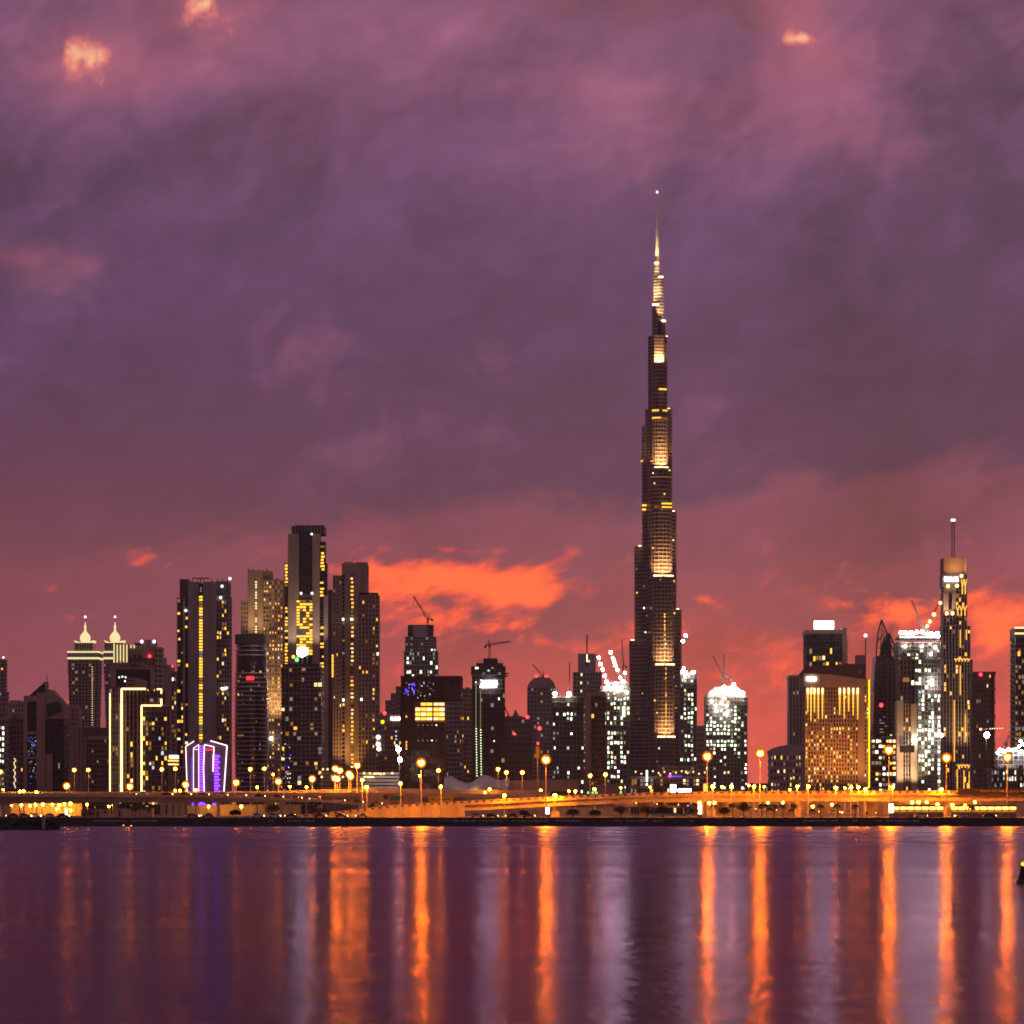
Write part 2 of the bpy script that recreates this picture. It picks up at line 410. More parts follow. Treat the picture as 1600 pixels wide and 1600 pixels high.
class Tower:
    """A building placed by the columns and rows it covers when seen at distance D; depths in metres behind D."""
    def __init__(s, name, label, xc, D, cat='tower', rot=0.0, group=None):
        s.D = D; s.xc = xc; s.k = D / F
        s.o = empty(name, (X(xc, D), D, GZ), R(rot))
        tag(s.o, label, cat, group)
        s.parts = {}; s.kinds = {}; s.nwin = 0
    def lx(s, px): return (px - s.xc) * s.k
    def lz(s, py): return 0.0 if py is None else Z(py, s.D) - GZ
    def part(s, name, kind=None):
        if name not in s.parts: s.parts[name] = Mesh(); s.kinds[name] = kind
        return s.parts[name]
    def box(s, name, x0, x1, y0, y1, d0, d1, mat, own=True, kind=None):
        """own: a mesh object of its own; otherwise joined with its namesakes"""
        m = Mesh() if own else s.part(name, kind)
        m.box(s.lx(x0), s.lx(x1), d0, d1, s.lz(y1), s.lz(y0), mat)
        return m.obj(name, s.o) if own else None
    def slab(s, name, pts, d0, d1, mat, own=True, kind=None):
        m = Mesh() if own else s.part(name, kind)
        m.slab([(s.lx(x), s.lz(y)) for x, y in pts], d0, d1, mat)
        return m.obj(name, s.o) if own else None
    def bar(s, name, a, b, r, mat, own=True, kind=None):
        m = Mesh() if own else s.part(name, kind)
        m.bar((s.lx(a[0]), a[2], s.lz(a[1])), (s.lx(b[0]), b[2], s.lz(b[1])), r, mat)
        return m.obj(name, s.o) if own else None
    def line(s, name, pts, r, mat, d=-0.6):
        m = Mesh()
        for a, b in zip(pts, pts[1:]): m.bar((s.lx(a[0]), d, s.lz(a[1])), (s.lx(b[0]), d, s.lz(b[1])), r, mat)
        return m.obj(name, s.o)
    def lathe(s, name, px, prof, d, mat, n=16, smooth=True):
        m = Mesh(); m.lathe(s.lx(px), d, [(r * s.k, s.lz(y)) for r, y in prof], mat, n)
        return m.obj(name, s.o, smooth=smooth)
    def window(s, x0, x1, y0, y1, d, mat, cap=36, t=0.12):
        if s.nwin < cap:
            w = bpy.data.objects.new('window', unit_box(mat)); COL.objects.link(w); w.parent = s.o
            w.location = ((s.lx(x0) + s.lx(x1)) / 2, d, (s.lz(y0) + s.lz(y1)) / 2)
            w.scale = (abs(s.lx(x1) - s.lx(x0)), t, abs(s.lz(y0) - s.lz(y1)))
            s.nwin += 1
        else:
            s.part('small_windows', 'stuff').box(s.lx(x0), s.lx(x1), d - t / 2, d + t / 2, s.lz(y1), s.lz(y0), mat)
    def bulb(s, name, px, py, d, r, mat):
        m = Mesh(); z = s.lz(py)
        m.lathe(s.lx(px), d, [(r * 0.35, z - r), (r * 0.9, z - r * 0.5), (r, z), (r * 0.9, z + r * 0.5), (r * 0.35, z + r)], mat, 8)
        m.box(s.lx(px) - 0.12, s.lx(px) + 0.12, d + 0.1, d + max(0.8, r), z - 0.12, z + 0.12, 'metal_dark')
        return m.obj(name, s.o)
    def facade(s, x0, x1, y0, y1, nx, ny, depth, core='glass', frame='stone_beige', pw=0.35, bh=0.3, d=0.0, proud=0.5,
               lit=0.08, pal=WARM, cap=36, where=None, name='wall', sides=True, bandmat=None, clump=0.0, pier_kind='stuff', wsc=1.0):
        """glass body behind a grid of floor bands and uprights; lit rooms sit between them"""
        if y1 is None: zb = 0.0; yb = HZ - (GZ - CZ) / s.D * F
        else: yb = y1
        cw = (x1 - x0) / nx; ch = (yb - y0) / ny
        s.box(name, x0 + proud / s.k, x1 - proud / s.k, y0 + 0.3, yb, d + proud, d + depth - proud, core)
        bm = bandmat or frame
        if y1 is None and x1 - x0 > 16:                      # plant rooms, tanks and masts on the roof
            for q in range(rng.randint(2, 4)):
                w_ = rng.uniform(2.5, 7); xa = rng.uniform(x0 + 2, x1 - 2 - w_); h_ = rng.uniform(1.0, 3.2)
                s.box('roof_plant', xa, xa + w_, y0 - h_, y0 + .25, d + depth * rng.uniform(.25, .4), d + depth * rng.uniform(.55, .8), rng.choice(['concrete_dark', 'metal_grey', frame]))
            if rng.random() < .5:
                xa = rng.uniform(x0 + 3, x1 - 3); s.bar('aerial', (xa, y0, d + depth * .5), (xa, y0 - rng.uniform(4, 8), d + depth * .5), .2, 'metal_dark')
        if bh > 0:
            for j in range(ny + 1):
                y = y0 + j * ch
                s.box('floor_bands', x0, x1, y, min(y + ch * bh, yb + 0.01), d, d + depth, bm, False, 'stuff')
        if pw > 0:
            for i in range(nx + 1):
                x = x0 + i * cw
                a, b = x - cw * pw / 2, x + cw * pw / 2
                if i == 0: a, b = x0 - 0.05, x0 + cw * pw / 2
                if i == nx: a, b = x1 - cw * pw / 2, x1 + 0.05
                s.box('uprights', a, b, y0 - 0.2, yb, d - 0.06, d + proud + 0.05, frame, False, pier_kind)
            if sides:
                q = max(2, int(depth / 7))
                for i in range(1, q):
                    yy = d + depth * i / q; w = depth / q * pw / 2
                    m = s.part('uprights', pier_kind)
                    for e, sg in ((s.lx(x0), -1), (s.lx(x1), 1)):
                        m.box(min(e + sg * 0.06, e - sg * (proud + .05)), max(e + sg * 0.06, e - sg * (proud + .05)), yy - w, yy + w, 0 if y1 is None else s.lz(yb), s.lz(y0 - 0.2), frame)
        prev = False
        for j in range(ny):
            run = rng.random()
            for i in range(nx):
                p = lit if where is None else where(i, j, (i + .5) / nx, (j + .5) / ny)
                if p < .3: p *= 1.9
                if prev: p = p + (1 - p) * clump
                if rng.random() < p:
                    prev = True
                    xa = x0 + i * cw + cw * pw / 2; xb = x0 + (i + 1) * cw - cw * pw / 2
                    ya = y0 + j * ch + ch * bh; ye = y0 + (j + 1) * ch
                    fx = rng.uniform(.55, .95) * wsc; fy = rng.uniform(.68, 1.0) * wsc; ox = rng.random(); oy = rng.random()
                    wx = (xb - xa) * fx; wy = (ye - ya) * fy; xa += (xb - xa - wx) * ox; ya += (ye - ya - wy) * oy
                    s.window(xa, xa + wx, ya, ya + wy, d + proud - 0.09, pick(pal), cap)
                else: prev = False
    def side_slats(s): pass
    def flood(s, x, y, d, tx, ty, td, watts, col=(1, 0.62, 0.25), cone=70, r=0.8, fixture=True):
        """a floodlight: fixture plus the light it throws"""
        a = Vector((s.lx(x), d, s.lz(y))); b = Vector((s.lx(tx), td, s.lz(ty)))
        if fixture:
            m = Mesh(); m.box(a.x - r, a.x + r, a.y - 0.4, a.y + 0.4, a.z - 1.6, a.z - 1.0, 'metal_dark')
            m.obj('floodlight', s.o)
        L = bpy.data.lights.new('floodlight_beam', 'SPOT'); L.energy = watts; L.color = col
        L.spot_size = R(cone); L.spot_blend = 0.8; L.shadow_soft_size = 0.6
        l = bpy.data.objects.new('floodlight_beam', L); COL.objects.link(l); l.parent = s.o
        l.location = a; l.rotation_euler = (b - a).to_track_quat('-Z', 'Y').to_euler()
    def text(s, name, body, x0, x1, y0, y1, d, mat, shear=0.0, letters=False):
        """raised letters fitted into a rectangle"""
        c = bpy.data.curves.new(name, 'FONT'); c.body = body; c.extrude = 0.05; c.shear = shear; c.offset = 0.008
        t = bpy.data.objects.new(name, c); COL.objects.link(t)
        dg = bpy.context.evaluated_depsgraph_get()
        me = bpy.data.meshes.new_from_object(t.evaluated_get(dg))
        bpy.data.objects.remove(t)
        xs = [v.co.x for v in me.vertices]; ys = [v.co.y for v in me.vertices]
        ax, bx, ay, by = min(xs), max(xs), min(ys), max(ys)
        X0, X1, Z1, Z0 = s.lx(x0), s.lx(x1), s.lz(y0), s.lz(y1)
        for v in me.vertices:
            v.co = ((v.co.x - ax) / (bx - ax) * (X1 - X0) + X0, d + (-1 if v.co.z > 0 else 1) * 0.3, (v.co.y - ay) / (by - ay) * (Z1 - Z0) + Z0)
        me.materials.clear(); me.materials.append(MATS[mat])
        o = bpy.data.objects.new(name, me); COL.objects.link(o); o.parent = s.o
        if letters:                                          # every letter an object of its own
            bm = bmesh.new(); bm.from_mesh(me); bm.faces.ensure_lookup_table(); seen = set()
            for f0 in bm.faces:
                if f0.index in seen: continue
                st = [f0]; isl = []; seen.add(f0.index)
                while st:
                    f1 = st.pop(); isl.append(f1)
                    for e in f1.edges:
                        for g_ in e.link_faces:
                            if g_.index not in seen: seen.add(g_.index); st.append(g_)
                mm = Mesh(); mm.names = [mat]; vi = {}
                for f1 in isl:
                    for v_ in f1.verts:
                        if v_.index not in vi: vi[v_.index] = len(mm.v); mm.v.append(tuple(v_.co))
                    mm.f.append(tuple(vi[v_.index] for v_ in f1.verts)); mm.m.append(0)
                mm.obj('letter', s.o)
            bm.free(); bpy.data.objects.remove(o); return None
        return o
    def blocks(s, name, x0, x1, y0, y1, d, mat, n=5):
        w = (x1 - x0) / n
        for i in range(n): s.box(name, x0 + i * w + .15, x0 + (i + 1) * w - .15, y0 + (.5 if i % 2 else 0), y1, d - .3, d + .3, mat)
    def done(s):
        for k, m in s.parts.items(): m.obj(k, s.o, s.kinds[k])
        return s.o

def structure(name, mesh, label=None):
    o = mesh.obj(name); o['kind'] = 'structure'
    o['label'] = label or name.replace('_', ' ')
    return o

# ================================================================== the setting: water, shore, land
def build_water():
    m = bpy.data.materials.new('water'); m.use_nodes = True; MATS['water'] = m
    m.node_tree.nodes.clear(); n = N(m.node_tree)
    tc = n.new('ShaderNodeTexCoord')
    def scaled(sx, sy, off=0.0):
        mp = n.new('ShaderNodeMapping'); n.link(tc.outputs['Object'], mp.inputs[0])
        mp.inputs['Scale'].default_value = (sx, sy, 1); mp.inputs['Location'].default_value = (off, off * 1.7, 0)
        return mp.outputs[0]
    # calm and ruffled lanes drifting across the creek
    lanes = n.noise(scaled(0.0012, 0.012), 1.0, 4.0, 0.6, 0.3)
    lanes2 = n.noise(scaled(0.012, 0.11, 4.0), 1.0, 5.0, 0.6, 0.2)
    k = n.m('ADD', n.m('MULTIPLY', lanes, 0.65), n.m('MULTIPLY', lanes2, 0.35))
    w1 = n.noise(scaled(0.42, 0.15, 1.0), 1.0, 3.0, 0.55, 0.3)
    w2 = n.noise(scaled(1.3, 0.5, 2.0), 1.0, 3.0, 0.5, 0.2)
    h = n.m('ADD', n.m('MULTIPLY', w1, 0.75), n.m('MULTIPLY', w2, 0.16))
    bp = n.new('ShaderNodeBump'); bp.inputs['Strength'].default_value = 1.0; bp.inputs['Distance'].default_value = 0.08
    n.link(h, bp.inputs['Height'])
    # silty water: surface reflection by Fresnel, partly lost in the ripples, over a dark body
    gl = n.new('ShaderNodeBsdfGlossy'); gl.inputs['Color'].default_value = (0.33, 0.235, 0.37, 1)
    sy = n.new('ShaderNodeSeparateXYZ'); n.link(tc.outputs['Object'], sy.inputs[0])
    far = n.mr(sy.outputs[1], 170, 620, 0.0, 0.085)             # the breeze ruffles the far half
    n.link(n.m('ADD', n.mr(k, 0.38, 0.62, 0.15, 0.20), far), gl.inputs['Roughness']); n.link(bp.outputs[0], gl.inputs['Normal'])
    df = n.new('ShaderNodeBsdfDiffuse'); df.inputs['Color'].default_value = (0.020, 0.014, 0.024, 1)
    fr = n.new('ShaderNodeFresnel'); fr.inputs['IOR'].default_value = 1.33
    ms = n.new('ShaderNodeMixShader'); n.link(fr.outputs[0], ms.inputs[0]); n.link(df.outputs[0], ms.inputs[1]); n.link(gl.outputs[0], ms.inputs[2])
    out = n.new('ShaderNodeOutputMaterial'); n.link(ms.outputs[0], out.inputs[0])
    w = Mesh(); w.add([(-9000, -3000, 0), (9000, -3000, 0), (9000, 1262, 0), (-9000, 1262, 0)], [(0, 1, 2, 3)], 'water')
    structure('water', w, 'wide calm creek in front of the skyline')
build_water()

g = Mesh(); g.add([(-15000, 1256.5, GZ), (15000, 1256.5, GZ), (15000, 7500, GZ), (-15000, 7500, GZ)], [(0, 1, 2, 3)], 'sand_ground')
structure('ground', g, 'flat land behind the shore wall')

def build_embankment():
    m = Mesh(); r = random.Random(3)
    rows = [(1249.5, -0.5), (1250.6, 0.35), (1252.2, 1.1), (1253.4, 1.75), (1254.3, 2.3), (1255.2, 3.02), (1256.9, 3.02), (1257.2, 2.86)]
    xs = [-700 + i * 1.6 for i in range(876)]
    vs = []; fs = []
    for i, x in enumerate(xs):
        for j, (y, z) in enumerate(rows):
            q = 0.28 if 0 < j < 4 else (0.06 if j < 6 else 0.0)
            vs.append((x + r.uniform(-q, q), y + r.uniform(-q, q), z + r.uniform(-q, q)))
    k = len(rows)
    for i in range(len(xs) - 1):
        for j in range(k - 1):
            a = i * k + j; fs.append((a, a + k, a + k + 1, a + 1))
    m.add(vs, fs, 'rock_dark')
    o = structure('embankment', m, 'dark stone embankment along the far shore')
    # pale painted marks along the wall
    mk = Mesh()
    for a, b in ((145, 198), (205, 245), (420, 426), (450, 492), (684, 716), (720, 760), (764, 784), (800, 860), (868, 905), (960, 972), (978, 1012), (1020, 1036), (1076, 1083), (1253, 1292), (1300, 1308), (1332, 1340), (1370, 1376), (1386, 1436)):
        x = a
        while x < b:
            wdt = r.uniform(0.5, 1.6); h = r.uniform(1.6, 3.6)
            X0 = X(x, 1253.0); X1 = X(x + wdt, 1253.0); z1 = 2.1 + r.uniform(-.1, .1); z0 = z1 - h * 0.2
            mk.add([(X0, 1253.0, z0), (X1, 1253.0, z0), (X1, 1253.35, z1), (X0, 1253.35, z1)], [(0, 1, 2, 3)], 'mark_pale')
            x += wdt + r.uniform(0.8, 2.4)
    mk.obj('painted_marks', o, 'stuff')
build_embankment()

def quad_leaves(m, c, rad, n, size, mat, r, flat=1.0):
    for _ in range(n):
        while True:
            p = Vector((r.uniform(-1, 1), r.uniform(-1, 1), r.uniform(-1, 1)))
            if 0.25 < p.length < 1: break
        p = Vector(c) + Vector((p.x * rad, p.y * rad, p.z * rad * flat))
        a = Vector((r.uniform(-1, 1), r.uniform(-1, 1), r.uniform(-1, 1))).normalized() * size * r.uniform(.6, 1.3)
        b = a.cross(Vector((r.uniform(-1, 1), r.uniform(-1, 1), r.uniform(-1, 1)))).normalized() * size * r.uniform(.4, .9)
        m.add([p - a, p - b * .6, p + a, p + b * .6], [(0, 1, 2, 3)], mat)

# rocky spit with scrub at the near left
def build_spit():
    r = random.Random(11)
    o = empty('rocky_islet', (X(20, 1030), 1030, 0)); tag(o, 'dark rocky islet with scrub and a marker post at the left edge', 'islet')
    m = Mesh(); D = 1030; k = D / F
    n = 90; vs = []; fs = []
    for i in range(n):
        x = (-60 + i * (152 / (n - 1)))
        h = 1.6 + 0.5 * math.sin(i * .35) + r.uniform(-.25, .25)
        if x > 80: h *= max(0.05, (92 - x) / 12)
        for y, z in ((-6, -0.4), (-4.5, .45 * h), (-1, h), (3, h * .9), (7, -.4)):
            vs.append(((x - 20) * k + r.uniform(-.1, .1), y + r.uniform(-.3, .3), z + r.uniform(-.12, .12)))
    for i in range(n - 1):
        for j in range(4):
            a = i * 5 + j; fs.append((a, a + 5, a + 6, a + 1))
    m.add(vs, fs, 'rock_dark'); m.obj('rock', o)
    s = Mesh()
    for x, h, q in ((-30, 2.2, 2.0), (-5, 1.6, 1.4), (6, 1.7, 1.4), (25, 1.4, 1.0), (33, 2.0, 1.3), (42, 2.0, 1.2), (52, 1.7, 1.2), (60, 1.7, 1.2), (68, 1.7, 1.3), (78, 2.0, 1.5), (84, 1.4, 1.3), (88, .8, 1.0)):
        quad_leaves(s, ((x - 20) * k, -1 + r.uniform(-1, 1), h), q * 1.25, 240, .33, 'leaf', r, .75)
    s.obj('scrub', o, 'stuff')
    p = Mesh(); p.lathe((72 - 20) * k, -5.5, [(.42, .2), (.45, 2.2), (.36, 2.6), (.55, 2.7), (.62, 3.3), (.45, 3.9), (.2, 4.1)], 'stone_grey', 10); p.obj('marker_post', o)
build_spit()

# channel buoy at the right edge
def build_buoy():
    D = 291.0
    o = empty('channel_buoy', (X(1600, D), D, 0)); tag(o, 'dark channel buoy with a yellow lamp at the right edge of the water', 'buoy')
    m = Mesh(); m.lathe(0, 0, [(.45, -.3), (.62, -.1), (.66, .12), (.6, .28), (.2, .32)], 'metal_dark', 16); m.obj('float', o, smooth=False)
    m = Mesh(); m.lathe(0, 0, [(.50, .3), (.47, .35), (.27, 1.25), (.22, 1.3)], 'rock_dark', 12); m.obj('body', o)
    for i in range(3):
        m = Mesh(); t = i * 2.094; m.bar((.22 * math.cos(t), .22 * math.sin(t), 1.28), (.12 * math.cos(t), .12 * math.sin(t), 1.42), .02, 'metal_dark'); m.obj('lantern_strut', o)
    m = Mesh(); m.lathe(0, 0, [(.08, 1.40), (.22, 1.46), (.25, 1.55), (.2, 1.66), (.06, 1.72)], 'led_yellow', 12); m.obj('lantern', o)
build_buoy()
for i, (x, y) in enumerate(((193, 1290.6), (205, 1291.3))):
    D = CZ * F / (y - HZ + 1.2)
    o = empty('marker_float', (X(x, D), D, 0)); tag(o, 'tiny lit marker float by the far shore, %s of two' % ('left' if i == 0 else 'right'), 'float', 'lit marker floats')
    m = Mesh(); m.lathe(0, 0, [(.2, -.2), (.4, .05), (.3, .3)], 'metal_dark', 8); m.obj('float', o)
    m = Mesh(); m.lathe(0, 0, [(.15, .3), (.28, .45), (.15, .65)], 'led_yellow', 8); m.obj('lantern', o)

# ================================================================== the towers, left to right
def led_dots(T, x, y0, y1, step, mat, d=-0.4, s=0.9, x2=None):
    y = y0
    m = T.part('light_dots', 'stuff')
    while y < y1:
        xx = x if x2 is None else x + (x2 - x) * (y - y0) / (y1 - y0)
        m.box(T.lx(xx - s), T.lx(xx + s), d - .15, d + .15, T.lz(y + s * 1.2), T.lz(y), mat); y += step

# --- far-left edge
T = Tower('office_tower', 'thin dark stepped tower cut off by the left edge', -3, 3400)
T.facade(-14, 8, 1080, None, 4, 24, 30, 'glass', 'stone_grey', .3, .3, lit=.03, pal=DIM)
T.facade(-12, 6, 1030, 1080.5, 3, 9, 24, 'glass', 'stone_grey', .3, .3, d=2, lit=.02, pal=DIM)
T.bulb('beacon', 5, 1027, 1.5, .9, 'w_white'); T.done()

T = Tower('office_block', 'grey block with bright white office floors at the left edge', -2, 2250, 'building')
T.facade(-16, 7, 1122, None, 5, 17, 22, 'glass', 'stone_grey', .2, .4, lit=.1, pal=SITEW, where=lambda i, j, u, v: .75 if v < .42 and j > 0 else .12, clump=.3)
T.done()
T = Tower('apartment_block', 'dark brown windowless-looking block with a ragged string of lights', 22, 2300, 'building')
T.facade(8, 36, 1122, None, 6, 18, 24, 'glass_warm', 'stone_brown', .45, .4, lit=.01, pal=DIM)
m = T.part('light_string', 'stuff')
for q in range(40):
    y = 1185 + q * 1.15; x = 23 + 1.3 * math.sin(q * .7) + rng.uniform(-.5, .5)
    m.box(T.lx(x - .5), T.lx(x + .5), -.5, -.2, T.lz(y + .9), T.lz(y), 'w_warm' if q % 3 else 'w_white')
T.done()
T = Tower('far_tower', 'hazy far block between the edge tower and the twin-slotted stone tower', 22, 4200, 'building')
T.facade(9, 37, 1097, None, 6, 22, 40, 'glass_warm', 'stone_grey', .5, .45, lit=.02, pal=DIM)
T.box('roof_box', 14, 32, 1094, 1097.2, 5, 20, 'stone_grey'); T.done()

# --- stone tower with slanted dark crown
T = Tower('stone_tower', 'pink stone tower with a slanted dark crown and tall window slot', 69, 2100)
T.box('stone_pier', 37, 42.5, 1087, None, 0, 22, 'stone_pink'); T.box('stone_pier', 57, 70.5, 1083, None, 0.02, 22, 'stone_pink')
T.box('slot_glass', 42.5, 57, 1089, None, 1.0, 21, 'glass_dark')
T.box('lintel', 42.4, 57.1, 1087, 1096, -.05, 20, 'stone_pink')
for y in (1143, 1182): T.box('sill_band', 42.4, 57.1, y, y + 4, .1, 2, 'stone_pink')
for q in range(46):
    x = rng.uniform(43.5, 55.5); y = rng.choice([rng.uniform(1150, 1180), rng.uniform(1150, 1180), rng.uniform(1188, 1226)])
    T.window(x, x + rng.uniform(.7, 1.5), y, y + rng.uniform(.8, 1.8), .85, rng.choice(['w_cool', 'w_white_dim', 'w_white_dim', 'w_blue']), 40)
T.slab('crown', [(44.5, 1087.2), (70, 1087.2), (70, 1064.5)], 2, 18, 'metal_dark')
T.bar('mast', (70, 1066, 10), (70, 1054, 10), .25, 'metal_dark')
T.slab('stepped_wing', [(70.4, 1077), (79, 1077), (102, 1102), (102, 1123), (70.4, 1123)], 1, 21, 'stone_pink')
T.slab('roof_opening', [(72, 1100), (90, 1096), (96, 1103), (96, 1112), (74, 1121)], .6, 1.4, 'metal_dark')
T.facade(70.6, 101.5, 1123, 1178, 6, 9, 20, 'glass_dark', 'band_dark', .12, .14, d=1.2, lit=.0)
T.box('stone_wing', 70.6, 82, 1178, None, 1.1, 21, 'stone_pink')
T.facade(82, 102, 1178, None, 5, 8, 20, 'glass_dark', 'band_dark', .12, .14, d=1.4, lit=.06, pal=COOL, where=lambda i, j, u, v: .8 if j in (5,) else (.5 if j == 7 else .05))
T.done()

T = Tower('apartment_block', 'narrow brown block with rows of small openings beside the stone tower', 111, 2650, 'building')
T.facade(100, 122, 1105, None, 4, 24, 26, 'glass_warm', 'stone_pink', .55, .5, lit=.01, pal=DIM)
T.box('parapet', 99, 119, 1101, 1105, -.2, 24, 'stone_pink'); T.done()
T = Tower('apartment_block', 'plain brown slab below the left domed tower', 128, 2450, 'building')
T.facade(113, 141, 1135, None, 4, 14, 22, 'stone_brown', 'stone_pink', .75, .12, lit=.0)
T.done()
T = Tower('apartment_block', 'wide brown block with a fine window grid and pale top band', 152, 2200, 'building')
T.facade(134, 171, 1152, None, 9, 15, 22, 'glass_warm', 'stone_brown', .4, .4, lit=.02, pal=DIM)
T.box('roof_house', 131, 166, 1137, 1152.2, 3, 20, 'concrete_dark'); T.box('cornice', 138, 171.5, 1150, 1156, -.5, 21, 'stone_pink'); T.done()

# --- twin towers with onion domes
def domed(xc, hw, D_, label):
    T = Tower('domed_tower', label, xc, D_, 'tower', group='twin towers with lit onion domes')
    for q in range(7):                                       # body flares gently upward
        y0 = 1030 + q * 22; w = hw - q * .7
        T.facade(xc - w, xc + w, y0, y0 + 22.2 if q < 6 else None, 9, 4 if q < 6 else 12, 36, 'glass_blue', 'stone_grey', .3, .25, lit=.05 if q < 3 else .02, pal=DIM, cap=20, d=.4 * q)
    for y in (1017.5, 1027): T.box('light_band', xc - hw - 1, xc + hw + 1, y, y + 2.4, -1.2, 37, 'crown_glow')
    T.box('band_wall', xc - hw - .5, xc + hw + .5, 1019.8, 1027.2, -.6, 36, 'stone_grey')
    T.box('neck', xc - 14.5, xc + 14.5, 1004, 1018, 6, 30, 'glass_blue')
    m = T.part('neck_fins', 'stuff')
    for i in range(9):
        x = xc - 14 + i * 3.5; m.box(T.lx(x - .5), T.lx(x + .5), 5.2, 6.2, T.lz(1018), T.lz(1004), 'stone_grey')
    T.slab('crown_ledge', [(xc - 15.5, 1000), (xc - 13, 1003.5), (xc + 13, 1003.5), (xc + 15.5, 1000), (xc + 11, 1001.5), (xc + 6, 1003), (xc, 1001.5), (xc - 6, 1003), (xc - 11, 1001.5)], 4, 32, 'crown_glow')
    T.lathe('onion_dome', xc, [(4, 1003), (7.5, 1000), (8.6, 996), (7.4, 991.5), (4.2, 987.5), (2, 985), (1.5, 981.5), (1.9, 978), (.9, 974), (.5, 970)], 18, 'crown_glow', 14)  # floodlit look comes from the dome's own emission
    T.bar('spire', (xc, 972, 18), (xc, 964, 18), .45, 'stone_grey')
    T.bulb('finial_light', xc, 962.5, 18, 1.3, 'led_white')
    led_dots(T, xc + 14.3, 1042, 1136, 3.6, 'w_warm', -.5, .75)
    T.done()
domed(130, 24, 3800, 'left of the twin glass towers crowned by lit golden onion domes')
domed(177, 15, 4150, 'right of the twin domed towers, half hidden by the beige slab')

# --- beige tower with the letters, and slim neighbours
T = Tower('beige_tower', 'beige tower with slanted rooftop letters and a lit striped corner', 212, 2400)
T.box('stone_frame', 173, 181, 1040, None, 0, 22, 'stone_pink'); T.box('stone_frame', 235, 241.5, 1040, None, 0.02, 22, 'stone_pink')
T.box('lintel', 173, 241.5, 1039, 1046, -.06, 22, 'stone_pink')
T.box('dark_glazing', 180.8, 235.2, 1046, None, 1.2, 21, 'glass_dark')
T.slab('balcony_block', [(197, 1059), (215, 1059), (230, 1064), (230, 1080), (197, 1080)], .2, 1.3, 'stone_pink')
for y in (1062, 1068): T.box('balcony_slot', 199, 210, y, y + 2.5, .05, .3, 'metal_dark')
for x, y in ((185, 1057), (190, 1056), (195, 1057), (194, 1063)): T.window(x, x + 2, y, y + 2.4, 1.05, 'w_white', 40)
T.text('rooftop_letters', 'DAMAC', 181, 240, 1033, 1041.5, -.8, 'stone_pink', .35, True)
T.box('roof_deck', 200, 244, 1028, 1039.2, 4, 20, 'concrete_dark')
T.box('stair_core', 220, 241, 999, 1028.2, 5, 20, 'stone_beige'); T.box('stair_core', 200, 221, 1008, 1030, 7, 20, 'stone_pink')
T.box('lift_house', 207, 217, 1003.5, 1008.2, 9, 18, 'concrete_dark')
for x in (222, 228, 234, 239.6): T.box('fin', x - .7, x + .7, 999.5, 1026, 4.3, 5.02, 'stone_pink')
for x in (209.5, 217): T.box('roof_window', x - 1.8, x + 1.8, 1022, 1028, 6.8, 7.02, 'metal_dark')
T.facade(241.5, 252, 1011, None, 2, 33, 20, 'glass_dark', 'stone_beige', .45, .45, d=1.5, lit=.08, pal=AMBER)
for i in range(5): T.box('light_fin', 177.6 + i * 5 - .9, 177.6 + i * 5 + .9, 1007 if i else 1005, 1035, 2, 2.6, 'crown_glow')
for x in (203, 208): T.box('light_fin', x - .9, x + .9, 1007, 1012, 6.2, 6.9, 'crown_glow')
T.box('striped_corner', 176, 200.2, 1006.5, 1039.1, 2.7, 18, 'stone_brown')
for x in (220.5, 240): T.bulb('roof_lamp', x, 1002, 4, 1.1, 'led_white')
T.bulb('warning_light', 233, 1025, 3.5, 1.0, 'lamp_red'); T.done()
T = Tower('slab_tower', 'plain mauve slab tower with a thin strip of lit windows on its edge', 263, 2850)
T.box('wall', 252, 268, 1039, None, 0, 26, 'stone_pink'); T.box('stair_core', 252, 257, 1027, 1039.2, 4, 20, 'stone_grey')
T.facade(268, 275, 1049, None, 2, 30, 24, 'glass_dark', 'stone_grey', .3, .3, d=.6, lit=.15, pal=WARM)
T.bulb('warning_light', 269, 1041, 2, .8, 'lamp_red'); T.done()

# --- dark building outlined in gold light
T = Tower('outlined_building', 'dark glass building outlined in bright gold light strips', 216, 2000, 'building')
T.facade(170, 190, 1074, None, 4, 24, 24, 'glass', 'band_dark', .25, .2, lit=.06, pal=DIM)
T.facade(190.5, 221, 1077, None, 5, 24, 28, 'glass_dark', 'stone_brown', .28, .06, d=-.6, lit=.06, pal=AMBER, where=lambda i, j, u, v: .22 if i == 2 else .02)
T.facade(221, 253, 1078, 1102.5, 5, 4, 28, 'glass_dark', 'stone_brown', .12, .1, d=-.5, lit=.05, pal=WARM)
T.facade(222, 261, 1103, None, 8, 22, 26, 'glass_blue', 'band_dark', .14, .16, d=.4, lit=.12, pal=[('w_yellow', 3), ('w_yellow_dim', 4), ('w_warm_dim', 3), ('w_cool', 1)], cap=60)
T.line('light_strip', [(172, 1083), (172, 1238)], .42, 'led_gold', -.8)
T.line('light_strip', [(190.5, 1238), (190.5, 1076.5), (228, 1076.5)], .72, 'led_gold', -1.4)
T.line('light_strip', [(190.5, 1238), (190.5, 1100)], .85, 'led_gold', -2.2)
T.line('light_strip', [(245.5, 1077), (252.5, 1077), (252.5, 1084)], .55, 'led_gold', -1.3)
T.line('light_strip', [(252.5, 1092), (252.5, 1102.5), (221.5, 1102.5), (221.5, 1238)], .62, 'led_gold', -1.3)
for x in (231.5, 241.5): T.window(x - .6, x + .6, 1077, 1080, -1.2, 'w_amber', 99)
T.done()
T = Tower('stair_turret', 'small turret with three lit tiers beside the purple building', 270, 1900, 'turret')
